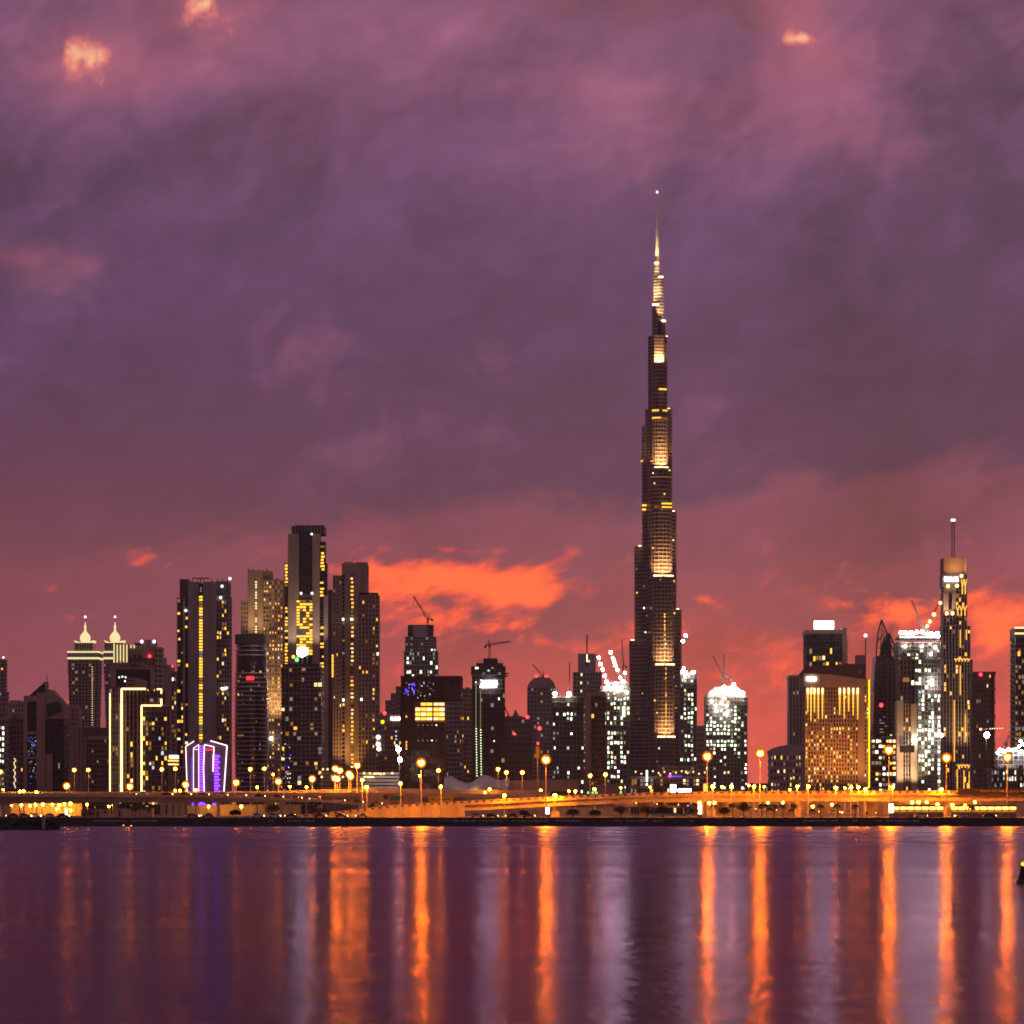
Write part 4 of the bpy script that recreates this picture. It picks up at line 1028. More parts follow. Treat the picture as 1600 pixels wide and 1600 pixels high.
# ================================================================== the supertall
def build_supertall():
    D = 4800.0
    T = Tower('supertall_tower', 'soaring needle-like supertall skyscraper with lit terraces and a long spire', 1027, D)
    k = T.k; th0 = R(10)
    def wing_pts(ang, L, w, off=0.0, n=9):
        """plan of a wing: straight flanks, rounded nose; ang measured from the camera side"""
        ux, uy = math.sin(ang), -math.cos(ang); vx, vy = -uy, ux      # outward, sideways
        pts = [(-w - off, 0.0)]
        c = L - w * .75
        for i in range(n):
            t = math.pi * i / (n - 1)
            pts.append((-(w + off) * math.cos(t), c + (w * .75 + off) * math.sin(t)))
        pts.append((w + off, 0.0))
        out = [(ux * b + vx * a, uy * b + vy * a) for a, b in pts]
        return out
    def ccw(p):
        a = sum(p[i][0] * p[(i + 1) % len(p)][1] - p[(i + 1) % len(p)][0] * p[i][1] for i in range(len(p)))
        return p if a > 0 else p[::-1]
    # row of each terrace, reach of the wing below it (m), half width (m)
    s60 = math.sin(R(120) - th0); s61 = math.sin(R(120) + th0)
    left = [(1125, 56), (1002, 46), (855, 38), (666, 26.5), (548, 15.5), (478, 9)]
    right = [(1088, 45), (953, 38), (800, 30), (640, 23.5), (527, 16), (503, 13)]
    wings = [('wing', th0 - R(120), [(y, x * k / math.sin(R(120) - th0) - 4, 11.5 - i) for i, (y, x) in enumerate(left)]),
             ('wing', th0 + R(120), [(y, x * k / math.sin(R(120) + th0) - 4, 11.5 - i) for i, (y, x) in enumerate(right)]),
             ('wing', th0, [(1155, 60, 11.8), (1043, 52, 12.6), (905, 44, 13.4), (736, 34, 14.0), (570, 22, 9.6)])]
    for nm, ang, tiers in wings:
        body = Mesh(); fins = Mesh(); ribs = Mesh()
        zb = 0.0
        for i, (y, L, w) in enumerate(tiers):
            zt = T.lz(y)
            body.prism(ccw(wing_pts(ang, L, w)), zb, zt, 'glass_tower')
            z = zb + 2.0
            while z < zt - 1:
                fins.prism(ccw(wing_pts(ang, L, w, .55)), z, z + 1.5, 'fin_bronze'); z += 5.2
            fins.prism(ccw(wing_pts(ang, L, w, .8)), zt - 1.2, zt + 1.3, 'fin_bronze')
            pts = wing_pts(ang, L, w, .7)
            for p in pts[1:-1]:
                ribs.bar((p[0], p[1], zb), (p[0], p[1], zt), .34, 'fin_bronze')
            for q in (.35, .7):
                for a_ in (0, -1):
                    e = pts[a_]; f_ = pts[1 if a_ == 0 else -2]
                    p = (e[0] + (f_[0] - e[0]) * q, e[1] + (f_[1] - e[1]) * q)
                    ribs.bar((p[0], p[1], zb), (p[0], p[1], zt), .34, 'fin_bronze')
            # terrace lights and the wash they throw on the wall above
            ux, uy = math.sin(ang), -math.cos(ang); vx, vy = -uy, ux
            nxt = tiers[i + 1] if i + 1 < len(tiers) else (0, 6, 6)
            Ln, wn = nxt[1], nxt[2]
            hgt = (T.lz(nxt[0]) - zt) if i + 1 < len(tiers) else 60
            big = abs(ang - th0) < .01
            st = Mesh(); wst = wn * (.95 if big else .6)
            for sgn in ((-1, 1) if big else (1,)):
                a0, a1 = (.08, 1.0) if big else (-1.0, 1.0)
                p0 = Vector((ux * (Ln + 4.0) + vx * wst * sgn * a0, uy * (Ln + 4.0) + vy * wst * sgn * a0, zt + 2.3))
                p1 = Vector((ux * (Ln + 4.0) + vx * wst * sgn * a1, uy * (Ln + 4.0) + vy * wst * sgn * a1, zt + 2.3))
                st.bar(p0, p1, 1.15 if big else .8, 'terrace_strip')
            if big or i + 1 < len(tiers): st.obj('terrace_light', T.o)
            fr = min(1.0, hgt / 110.0)
            sets = [(-.8, 24), (0, 24), (.8, 24), (-.45, 70), (.45, 70)] if big else [(0, 20), (0, 50)]
            for q, up in sets:
                L_ = bpy.data.lights.new('terrace_beam', 'SPOT'); L_.color = (1.0, .58, .22); L_.spot_size = R(125); L_.spot_blend = 1.0; L_.shadow_soft_size = .8
                L_.energy = ((1.9e5 if big else 1.1e5) if up < 40 else 3.4e5) * (.5 if big and i < 2 else .8 if big else 1.0)
                if up > 40: L_.spot_size = R(60)
                l = bpy.data.objects.new('terrace_beam', L_); COL.objects.link(l); l.parent = T.o
                a = Vector((ux * (Ln + 7.5) + vx * wn * q, uy * (Ln + 7.5) + vy * wn * q, zt + 1.5)); b = Vector((ux * Ln + vx * wn * q, uy * Ln + vy * wn * q, zt + up))
                l.location = a; l.rotation_euler = (b - a).to_track_quat('-Z', 'Y').to_euler()
            zb = zt
        body.obj(nm, T.o); fins.obj('floor_fins', T.o, 'stuff'); ribs.obj('vertical_ribs', T.o, 'stuff')
    # hexagonal core up to the last wide terrace, then slim tubes and the spire
    core = Mesh(); fins = Mesh()
    hexa = lambda r: [(r * math.cos(R(60 * i + 10)), r * math.sin(R(60 * i + 10))) for i in range(6)]
    core.prism(hexa(16.5), 0, T.lz(640), 'glass_tower'); core.prism(hexa(12.5), T.lz(640), T.lz(527), 'glass_tower')
    z = 2.0
    while z < T.lz(640): fins.prism(hexa(16.9), z, z + 1.35, 'fin_bronze'); z += 4.25
    while z < T.lz(527): fins.prism(hexa(12.9), z, z + 1.35, 'fin_bronze'); z += 4.25
    core.obj('core', T.o); fins.obj('floor_fins', T.o, 'stuff')
    def tube(xc, r, ytop, ybot, dd):
        m = Mesh(); m.lathe((xc - 1027) * k, dd, [(r * k, T.lz(ybot)), (r * k, T.lz(ytop))], 'glass_tower', 14); m.obj('upper_tube', T.o)
        f_ = Mesh(); z = T.lz(ybot) + 1
        while z < T.lz(ytop): f_.lathe((xc - 1027) * k, dd, [(r * k + .5, z), (r * k + .5, z + 1.35)], 'metal_grey', 14); z += 4.25
        f_.obj('floor_fins', T.o, 'stuff')
    tube(1024.5, 5.6, 478, 600, 0); tube(1035.5, 4.6, 503, 600, 2); tube(1031, 5.2, 434, 600, 4); tube(1026, 4.1, 412, 600, 6)
    m = Mesh(); m.lathe(0, 6, [(3.4 * k, T.lz(412)), (3.0 * k, T.lz(398)), (2.2 * k, T.lz(380)), (1.7 * k, T.lz(362)), (1.1 * k, T.lz(352)), (.8 * k, T.lz(343))], 'metal_pale', 12); m.obj('spire', T.o)
    m = Mesh()
    for i in range(14):
        y = 410 - i * 4; r = 3.5 - i * .15; m.lathe(0, 6, [(r * k + .5, T.lz(y)), (r * k + .5, T.lz(y - 1.5))], 'metal_pale', 12)
    m.obj('spire_rings', T.o, 'stuff')
    m = Mesh(); m.lathe(0, 6, [(.75, T.lz(346)), (.45, T.lz(299))], 'metal_pale', 8); m.obj('mast', T.o)
    T.bulb('beacon', 1027, 299, 6, 1.5, 'w_white')
    for x0, x1, y, dd in ((1022.5, 1029, 412, 0), (1029, 1036, 434, -1), (1019, 1029, 478, -6), (1032, 1040, 503, -3)):
        T.box('terrace_light', x0, x1, y - 2.2, y + .2, dd - 1.5, dd, 'terrace_strip')
    for x, y, d, tx, ty, td, w in ((1024, 410, -12, 1027, 372, 6, 2.6e5), (1033, 432, -12, 1026, 410, 6, 1.2e5), (1024, 476, -14, 1027, 440, 3, 2.4e5), (1036, 500, -12, 1033, 470, 3, 1.6e5), (1021, 470, -10, 1025, 445, 3, 9e4)):
        T.flood(x, y, d, tx, ty, td, w, (1, .64, .28), 70, fixture=False)
    # lit plant floors and single rooms
    def ring(ang, L, w, y, h, i0, i1, mat):
        p = wing_pts(ang, L, w, .9, 13)[1:-1]; mm = Mesh()
        for a, b in zip(p[i0:i1], p[i0 + 1:i1 + 1]):
            mm.bar((a[0], a[1], T.lz(y)), (b[0], b[1], T.lz(y)), h * k / 2, mat)
        mm.obj('lit_floor', T.o)
    fr = th0; lf = th0 - R(120)
    ring(fr, 34, 14.0, 748.5, 1.4, 1, 10, 'w_amber_dim'); ring(fr, 44, 13.4, 791, 3.0, 5, 9, 'w_yellow'); ring(fr, 44, 13.4, 796.5, 2.6, 5, 9, 'w_yellow'); ring(fr, 44, 13.4, 796, 2.2, 2, 4, 'w_amber_dim')
    ring(fr, 22, 9.6, 644, 3.0, 1, 5, 'w_yellow'); ring(fr, 22, 9.6, 644, 2.6, 7, 10, 'w_yellow'); ring(fr, 22, 9.6, 655.5, 3.0, 1, 6, 'w_amber'); ring(fr, 22, 9.6, 656, 2.4, 6, 10, 'w_amber_dim')
    ring(fr, 22, 9.6, 611, 3.4, 5, 9, 'w_yellow')
    for x0, x1, y in ((1003, 1010, 790), (1003, 1009, 796.5), (1011.5, 1016, 796.5), (1013, 1017, 743)): T.box('lit_floor', x0, x1, y - 1.3, y + 1.5, -6, -5, 'w_yellow')
    for q in range(70):
        ty = rng.random(); y = 700 + 520 * ty; L = 34 if y < 736 else 44 if y < 905 else 52 if y < 1043 else 60; w = 13.5
        if q % 2:
            p = wing_pts(fr, L, w, .75, 13); a = rng.choice(p[1:-1])
            xx, dd = a
        else:
            Lw = 60; e = wing_pts(lf, (26 if y < 855 else 34 if y < 1002 else 42 if y < 1125 else 50), 9, .8); a, b = e[0], e[1]
            if a[1] > b[1]: pass
            t = rng.random(); c = (e[-1][0] + (e[-2][0] - e[-1][0]) * t, e[-1][1] + (e[-2][1] - e[-1][1]) * t); c2 = (a[0] + (b[0] - a[0]) * t, a[1] + (b[1] - a[1]) * t)
            xx, dd = c if c[1] < c2[1] else c2
            dd -= .4
        w_ = bpy.data.objects.new('window', unit_box(rng.choice(['w_warm', 'w_warm_dim', 'w_amber_dim', 'w_white', 'w_white_dim', 'w_amber']))); COL.objects.link(w_); w_.parent = T.o
        w_.location = (xx, dd, T.lz(y)); w_.scale = (rng.uniform(1.0, 2.4), .8, rng.uniform(1.2, 2.6))
    # warm line of lift-lobby lights down the nose
    m = Mesh()
    for y0, y1, L in ((962, 1040, 52), (1046, 1150, 60)):
        y = y0
        while y < y1:
            p = (math.sin(fr) * (L + .9) - 1.5, -math.cos(fr) * (L + .9)); s_ = rng.uniform(.5, 1.0)
            m.box(p[0] - s_, p[0] + s_, p[1] - .3, p[1], T.lz(y + 2.4), T.lz(y), rng.choice(['w_amber', 'w_yellow', 'w_amber_dim'])); y += rng.uniform(2.6, 4.5)
    m.obj('lobby_lights', T.o, 'stuff')
    T.done()
build_supertall()

# podium and mall in front of it
T = Tower('mall_podium', 'long low lit mall podium at the foot of the supertall', 1045, 2350, 'mall')
T.facade(985, 1108, 1213, None, 24, 4, 40, 'glass_warm', 'stone_grey', .15, .3, lit=.35, pal=DIM, cap=90)
T.facade(1030, 1090, 1197, 1213.2, 12, 3, 30, 'glass_warm', 'stone_grey', .2, .35, d=4, lit=.12, pal=DIM, cap=110)
T.box('canopy', 1000, 1108, 1222, 1224, -6, 2, 'stone_beige')
for x in range(993, 1105, 9): T.bulb('canopy_lamp', x, 1205 + (x * 7) % 5, -2, .6, 'w_warm')
T.box('pink_screen', 1043.5, 1048, 1211.5, 1214.5, -7, -6.4, 'lamp_magenta'); T.box('blue_screen', 1048, 1064, 1212, 1214, -7, -6.4, 'w_blue')
for y in range(1205, 1228, 3): T.bulb('string_lamp', 1010.5, y, -3, .7, 'w_white')
T.done()
for (x0, x1, y0, y1, lb, mt) in ((1047.5, 1056, 1226, 1238, 'upright glowing white billboard above the bridge parapet', 'sign_white'), (1059.5, 1080, 1232.5, 1239, 'long glowing white billboard below the supertall', 'sign_white'), (1099, 1104, 1224.5, 1237, 'slim upright amber-lit panel beside the tall lamp', 'w_amber')):
    T = Tower('lit_billboard', lb, (x0 + x1) / 2, 1500, 'billboard')
    T.box('panel', x0, x1, y0, y1, -.3, 0, mt); T.box('back_frame', x0 - .4, x1 + .4, y0 - .4, y1 + .4, 0.02, .5, 'metal_dark')
    T.box('post', (x0 + x1) / 2 - .8, (x0 + x1) / 2 + .8, y1 + .4, None, .1, .4, 'metal_dark'); T.done()

T = Tower('construction_tower', 'slender unfinished tower with two columns of lights right of the supertall', 1077, 3500)
site(T, 1063, 1089, 1052, None, 5, 30, 30, .05, SITE, lambda i, j, u, v: .96 if i == 3 and 3 < j < 26 else (.8 if i in (1, 2) and j < 26 else .12), 120)
for x, y in ((1068, 1044), (1072, 1051), (1081, 1051), (1084, 1050), (1066, 1049), (1070, 1056)): T.bulb('floodlight', x, y, -2.5, 1.1, 'flood_site')
T.bar('roof_frame', (1071, 1046, 8), (1072, 1031, 8), .4, 'crane_paint'); T.bar('roof_frame', (1072, 1031, 8), (1079, 1027, 8), .4, 'crane_paint'); T.bar('roof_frame', (1079, 1027, 8), (1078, 1036, 8), .4, 'crane_paint'); T.done()
for i, (a, b, t, lb) in enumerate(((1090, 1103, 1134, 'pale far slab showing in the gap right of the slender construction tower'), (1168, 1190, 1226, 'low shed with lamps under the pink gap in the skyline'), (1188, 1204, 1224, 'flat-roofed low building beside the arched building'))):
    T = Tower('far_block', lb, (a + b) / 2, (3900, 2100, 2200)[i], 'building')
    T.facade(a, b, t, None, 4, 4 if i else 16, 30, 'glass_warm', 'stone_pink' if i == 0 else 'stone_brown', .4, .4, lit=.06, pal=DIM); T.done()

T = Tower('construction_tower', 'broad unfinished tower with a halo of white floodlights on its crown', 1135, 2900)
site(T, 1103, 1168, 1088, None, 12, 30, 34, .1, SITE, lambda i, j, u, v: (.95 if 10 < j < 28 else .3) if i == 11 else ((.9 if j in (6, 7, 8, 9, 11, 12, 13) and i not in (9, 10) else .16) if i != 9 else (.75 if j < 17 else .1)), 160)
T.slab('crown_formwork', [(1103, 1088.5), (1108, 1080), (1118, 1073), (1150, 1071), (1160, 1079), (1168, 1088.5)], 3, 28, 'concrete_dark')
for x, y in ((1131, 1074), (1123, 1081), (1149, 1077), (1155, 1082), (1140, 1079), (1113, 1084), (1127, 1099), (1135, 1103), (1118, 1103), (1119, 1111), (1135, 1115), (1112, 1096), (1160, 1083), (1146, 1070), (1131, 1091)): T.bulb('floodlight', x, y, -2.6, .85 if y > 1090 else 1.35, 'flood_site')
T.done()

# ================================================================== right-hand side
T = Tower('arched_block', 'low block with a curved roof and many small lit windows', 1230, 2300, 'building')
T.facade(1204, 1262, 1176, None, 12, 9, 26, 'glass_warm', 'stone_grey', .5, .45, lit=.18, pal=[('w_yellow', 4), ('w_warm', 3), ('w_warm_dim', 4)], cap=60)
T.slab('curved_roof', [(1203, 1176.2), (1203, 1173), (1210, 1168.5), (1220, 1165.5), (1232, 1163.5), (1262, 1163.5), (1262, 1176.2)], -.5, 25, 'stone_grey'); T.done()
T = Tower('office_tower', 'plain purple grey tower behind the arched block', 1246, 2750)
T.facade(1233, 1259, 1057, None, 5, 30, 26, 'glass', 'stone_grey', .5, .12, lit=.01, pal=DIM)
T.box('parapet', 1232.5, 1259, 1055, 1059, -.3, 26, 'stone_grey'); T.done()
T = Tower('lit_tower', 'square dark tower with a blazing white rooftop sign and scattered lights', 1290, 2750)
T.facade(1259, 1316, 990, None, 11, 26, 30, 'glass_dark', 'band_dark', .10, .12, lit=.22, pal=[('w_warm', 4), ('w_yellow', 4), ('w_amber_dim', 4), ('w_warm_dim', 3), ('w_cool', 1)], cap=80, where=lambda i, j, u, v: 0 if j in (0, 1) else (.85 if j == 5 and i > 7 else .2))
T.box('stone_side', 1316, 1323, 981, None, -.1, 28, 'stone_pink'); T.box('cornice', 1258, 1316.2, 984.5, 990.2, -.4, 29, 'stone_pink')
for j in range(8): T.box('side_balcony', 1323, 1325.5, 1000 + j * 5, 1002 + j * 5, 3, 24, 'stone_brown')
T.blocks('sign_letter', 1273.5, 1302, 970.8, 982, 1.0, 'sign_flood'); T.box('sign_back', 1272.5, 1303, 970, 983, 1.6, 2.2, 'sign_white')
m = Mesh()
for x in (1276, 1288, 1300): m.bar((T.lx(x), 3, T.lz(985)), (T.lx(x), 3, T.lz(972)), .3, 'metal_dark')
m.obj('sign_frame', T.o); T.done()

T = Tower('hotel', 'large floodlit golden hotel with ten glowing strips below its sloping roof', 1306, 2100, 'hotel')
T.facade(1258, 1341, 1072, None, 19, 32, 30, 'glass_dark', 'stone_beige', .46, .30, lit=.10, pal=[('w_amber', 4), ('w_amber_dim', 5), ('w_warm', 2), ('w_yellow', 2)], cap=110, where=lambda i, j, u, v: .22 if j > 9 else .05)
T.box('stone_flank', 1341, 1351, 1064, None, -.2, 28, 'stone_beige')
T.facade(1351, 1357.5, 1064, None, 2, 32, 26, 'glass_dark', 'stone_beige', .4, .35, d=1, lit=.15, pal=WARM, cap=130)
T.slab('sloping_fascia', [(1256, 1072.4), (1256, 1052), (1300, 1054), (1357.5, 1062), (1357.5, 1072.4)], -.6, 27, 'stone_beige')
T.slab('roof_slab', [(1252, 1053), (1262, 1041), (1324, 1037), (1354, 1037), (1354, 1062), (1300, 1054.2)], 3, 24, 'stone_brown')
T.box('roof_house', 1340.5, 1354.5, 1023, 1040, 5, 18, 'stone_grey'); T.box('roof_window', 1341, 1347, 1046, 1052, 2.6, 3.1, 'stone_beige')
T.blocks('sign_letter', 1260, 1275, 1058, 1063.5, -1.2, 'sign_white', 4)
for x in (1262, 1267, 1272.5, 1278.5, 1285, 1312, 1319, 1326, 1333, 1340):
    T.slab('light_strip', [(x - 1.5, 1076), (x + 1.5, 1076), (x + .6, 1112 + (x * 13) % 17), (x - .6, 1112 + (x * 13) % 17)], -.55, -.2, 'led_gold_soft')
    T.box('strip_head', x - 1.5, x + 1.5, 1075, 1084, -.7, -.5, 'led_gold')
T.box('yellow_edge_strip', 1356.8, 1358.8, 1062, 1231, -1.4, -.6, 'led_yellow')
T.bar('mast', (1354.5, 1040, 8), (1354.5, 993, 8), .4, 'metal_dark'); T.bulb('mast_light', 1354.5, 992, 8, 1.0, 'w_white')
for x, y in ((1324, 1152), (1352, 1156)): T.window(x - 1.4, x + 1.4, y, y + 2.4, -.4, 'w_red', 150)
for x in (1264, 1282, 1300, 1318, 1334, 1347): T.flood(x, 1238, -26, x, 1150, 0, 1.7e4, (1, .34, .055), 90, fixture=False)
T.done()

# --- leaf-crowned tower
T = Tower('leaf_tower', 'dark curved tower with a pointed leaf-shaped lattice crown', 1384, 3000)
body = [(1363, YG(3000)), (1365, 1120), (1366.5, 1060), (1369, 1025), (1401, 1025), (1403, 1060), (1404, 1120), (1405, YG(3000))]
T.slab('glass_body', body, 0, 30, 'glass_dark')
m = T.part('balcony_edges', 'stuff')
for j in range(34):
    y = 1030 + j * 6.1; t = (y - 1025) / 215; m.box(T.lx(1368.5 - 5 * t), T.lx(1401.5 + 3 * t), -.5, 30.5, T.lz(y + 1.0), T.lz(y), 'band_dark')
for x in (1386.5, 1394): m.box(T.lx(x - .5), T.lx(x + .5), -.9, -.4, T.lz(1240), T.lz(1026), 'stone_brown')
def leaf(pts, inner, d):
    m = Mesh()
    for a, b in zip(pts, pts[1:]): m.bar((T.lx(a[0]), d, T.lz(a[1])), (T.lx(b[0]), d, T.lz(b[1])), .75, 'metal_dark')
    for a, b in inner: m.bar((T.lx(a[0]), d, T.lz(a[1])), (T.lx(b[0]), d, T.lz(b[1])), .35, 'metal_dark')
    m.obj('leaf_lattice', T.o)
leaf([(1369.5, 1027), (1370.5, 1010), (1372.5, 990), (1375.5, 977), (1378.5, 968), (1383, 980), (1388, 992), (1394, 1010), (1400, 1026)], [((1371, 1005), (1384, 985)), ((1372.5, 996), (1383, 996)), ((1371, 1012), (1386, 1012)), ((1378.5, 970), (1376, 1025)), ((1380, 975), (1383, 1025)), ((1372, 998), (1391, 1003)), ((1377, 1020), (1386, 988)), ((1373, 984), (1381, 984))], 4)
leaf([(1378, 1026), (1381, 1005), (1386, 995), (1392, 988), (1396, 996), (1399, 1005), (1401, 1026)], [((1392, 988), (1390, 1025)), ((1386, 995), (1398, 1003)), ((1382, 1005), (1400, 1012)), ((1392, 990), (1396, 1025)), ((1380, 1014), (1400, 1018)), ((1394, 993), (1384, 1024))], 14)
m = Mesh(); m.slab([(T.lx(x), T.lz(y)) for x, y in ((1375, 1025.5), (1383, 1003), (1389, 992), (1392, 989.5), (1393.5, 1000), (1395, 1025.5))], 8, 12, 'glass_dark'); m.obj('crown_core', T.o)
m = Mesh()
for j in range(4):
    for q in range(6):
        a, b = math.pi * q / 6, math.pi * (q + 1) / 6; y0 = 1035 + j * 12
        m.bar((T.lx(1368.5 - j * .6 - 2.2 * math.sin(a)), 2, T.lz(y0 + 12 * q / 6)), (T.lx(1368.5 - j * .6 - 2.2 * math.sin(b)), 2, T.lz(y0 + 12 * (q + 1) / 6)), .35, 'metal_dark')
m.obj('side_scallops', T.o)
T.bulb('warning_light', 1376.5, 1102, -2, 1.6, 'lamp_red')
for q in range(26):
    y = 1115 + q * 4.7; x = rng.uniform(1366, 1398); T.window(x, x + rng.uniform(2, 9), y, y + 1.6, -.6, pick([('w_warm', 3), ('w_warm_dim', 4), ('w_amber_dim', 3)]) if y > 1140 else 'w_white_dim', 60)
T.done()
T = Tower('office_block', 'low office block with lit floor strips under the leaf-crowned tower', 1380, 2300, 'building')
T.facade(1362, 1400, 1152, None, 7, 14, 22, 'glass_dark', 'stone_brown', .08, .4, lit=.2, pal=[('w_warm', 4), ('w_yellow', 2), ('w_warm_dim', 4), ('w_white', 1)], clump=.4, cap=60); T.done()

# --- bright construction tower with beige legs
T = Tower('construction_tower', 'tall unfinished tower ablaze with white site lights next to the leaf-crowned tower', 1436, 2650)
site(T, 1403, 1470, 1003, 1030, 10, 5, 34, .5, SITEW, lambda i, j, u, v: .5, 60)
T.facade(1406, 1430, 1030, None, 4, 30, 30, 'glass_dark', 'stone_brown', .25, .16, lit=.06, pal=SITEW, d=2)
T.facade(1430, 1470, 1030, None, 8, 36, 30, 'concrete_dark', 'concrete', .2, .22, lit=.2, pal=SITEW, cap=220, d=1, proud=.9, where=lambda i, j, u, v: .85 if i in (1, 2, 4, 5) and 6 < j < 26 else (.7 if i == 7 and j > 6 else .14))
for x, y in ((1407, 989), (1411, 989), (1415, 989), (1419, 989.5), (1423, 989), (1426, 990), (1432, 988), (1440, 988), (1448, 991), (1454, 990.5), (1458, 992), (1464, 990), (1465, 994), (1414, 1010), (1440, 1010), (1454, 1022), (1461, 1012), (1455, 1063), (1456, 1070)): T.bulb('floodlight', x, y, -2.6, 1.2 if y < 1000 else .8, 'flood_site')
m = T.part('scaffold', 'stuff')
for y in (1000, 1006, 1012, 1019, 1026): m.box(T.lx(1398), T.lx(1474), -2, -1.6, T.lz(y + .8), T.lz(y), 'crane_paint')
T.box('roof_deck', 1405, 1468, 994, 997, 0, 30, 'concrete_dark')
for x in (1408, 1420, 1432, 1444, 1456, 1466): T.box('roof_column', x - 1.2, x + 1.2, 996.8, 1003.2, 4, 6, 'concrete')
T.box('orange_net', 1411, 1421, 1058.5, 1065.5, 1, 1.8, 'w_amber_dim')
T.box('beige_leg', 1400, 1410, 1095, None, -5, 10, 'stone_beige'); T.box('beige_leg', 1422.5, 1432, 1100, None, -5.02, 10, 'stone_beige')
T.facade(1410, 1422.5, 1100, None, 3, 24, 10, 'glass_dark', 'stone_beige', .3, .1, d=-4, lit=.06, pal=WARM, cap=240)
for x in (1405, 1427): T.flood(x, 1228, -20, x, 1195, -5, 3.5e4, (1, .72, .42), 80, fixture=False); T.flood(x, 1228, -26, x, 1140, -5, 6e4, (1, .58, .26), 50, fixture=False)
T.bulb('flood_bowl', 1428.5, 1157, -8, 1.2, 'flood_site'); T.bar('flood_arm', (1428, 1158, -8), (1408, 1172, -8), .4, 'metal_dark'); T.box('sign_gantry', 1404, 1427, 1165, 1176, -9, -8, 'black_sign')
T.bulb('flood_bowl', 1470, 1149, -3, 1.2, 'flood_site'); T.done()

# --- tall gold-trimmed tower with twin masts
T = Tower('gold_tower', 'tall slim tower with twin masts, white sign and gold-lit setbacks', 1498, 3000)
for x in (1489.3, 1492.8): T.bar('mast', (x, 885, 8), (x, 813, 8), .55, 'metal_dark'); T.bulb('mast_light', x, 811.5, 8, 1.1, 'w_white')
T.box('top_screen', 1475, 1508, 871, 897, 4, 26, 'stone_brown'); T.slab('top_fin', [(1508, 897), (1506.5, 885), (1508, 872), (1510.5, 872), (1510.5, 897)], 2, 24, 'stone_beige')
T.box('sign_block', 1473, 1499, 897, 917, 1, 22, 'stone_grey'); T.text('lit_sign', 'EMAAR', 1476, 1498, 901.5, 908, .4, 'sign_white')
T.box('upper_shaft', 1475, 1494, 917, 940, 0, 20, 'stone_grey'); T.box('upper_shaft', 1474, 1494, 926, 955, -.4, 19, 'stone_grey'); T.box('dark_slot', 1482, 1487, 927, 953, -.8, -.3, 'glass_dark')
T.facade(1494, 1512, 897, 982, 4, 14, 22, 'glass_dark', 'metal_pale', .22, .08, d=2, lit=.05, pal=AMBER)
T.facade(1473.5, 1494, 955, 982, 4, 5, 22, 'glass_dark', 'metal_pale', .2, .1, d=.5, lit=.1, pal=WARM)
T.facade(1473, 1516.5, 978, 1031, 9, 9, 28, 'glass_dark', 'metal_pale', .24, .06, d=-.5, lit=.02, pal=AMBER)
T.facade(1474, 1520, 1031, None, 10, 34, 30, 'glass_dark', 'metal_pale', .26, .05, d=-1.5, lit=.05, pal=AMBER, cap=80)
T.facade(1490, 1526, 1194, None, 8, 8, 12, 'glass_dark', 'metal_pale', .3, .1, d=-9, lit=.1, pal=AMBER)
for x, y in ((1481, 916), (1495, 915.5), (1502, 900), (1479, 958.5), (1488, 958.5)): T.bulb('terrace_lamp', x, y, -1.5, 1.5, 'led_gold')
for (x0, x1, y0, y1, d) in ((1502, 1511, 905, 928, 1.4), (1494, 1511, 946, 962, 1.4), (1491, 1515, 1029, 1034, -2.2), (1493, 1519, 1195, 1200, -9.6)):
    n_ = max(2, int((x1 - x0) / 4.5)); m = Mesh()
    for i in range(n_):
        xa = x0 + (x1 - x0) * i / n_; xb = xa + (x1 - x0) / n_
        m.bar((T.lx(xa), d, T.lz(y0)), (T.lx((xa + xb) / 2), d, T.lz((y0 + y1) / 2)), .5, 'led_gold_soft'); m.bar((T.lx(xb - .4), d, T.lz(y0)), (T.lx((xa + xb) / 2), d, T.lz((y0 + y1) / 2)), .5, 'led_gold_soft'); m.bar((T.lx((xa + xb) / 2), d, T.lz((y0 + y1) / 2)), (T.lx((xa + xb) / 2), d, T.lz(y1)), .5, 'w_amber')
    m.obj('gold_lattice', T.o)
for x, y0, y1 in ((1490.5, 1094, 1190), (1500, 984, 1012), (1500, 1040, 1086), (1508, 1116, 1160), (1509.5, 984, 1000), (1493.5, 1202, 1236), (1504, 1204, 1236), (1512, 1206, 1236)): T.box('gold_line', x - .6, x + .6, y0, y1, -9.9 if y0 > 1195 else -2.2, -9.4 if y0 > 1195 else -1.7, 'w_amber')
for x in (1484, 1497): T.flood(x, 899, -8, x + 2, 880, 4, 1.6e4, (1, .5, .16), 80, fixture=False)
for x in (1496, 1508, 1518): T.flood(x, 1192, -26, x, 1120, -1, 4e4, (1, .60, .26), 60, fixture=False)
T.flood(1478, 970, -10, 1480, 930, 0, 3e4, (1, .6, .3), 70, fixture=False); T.done()

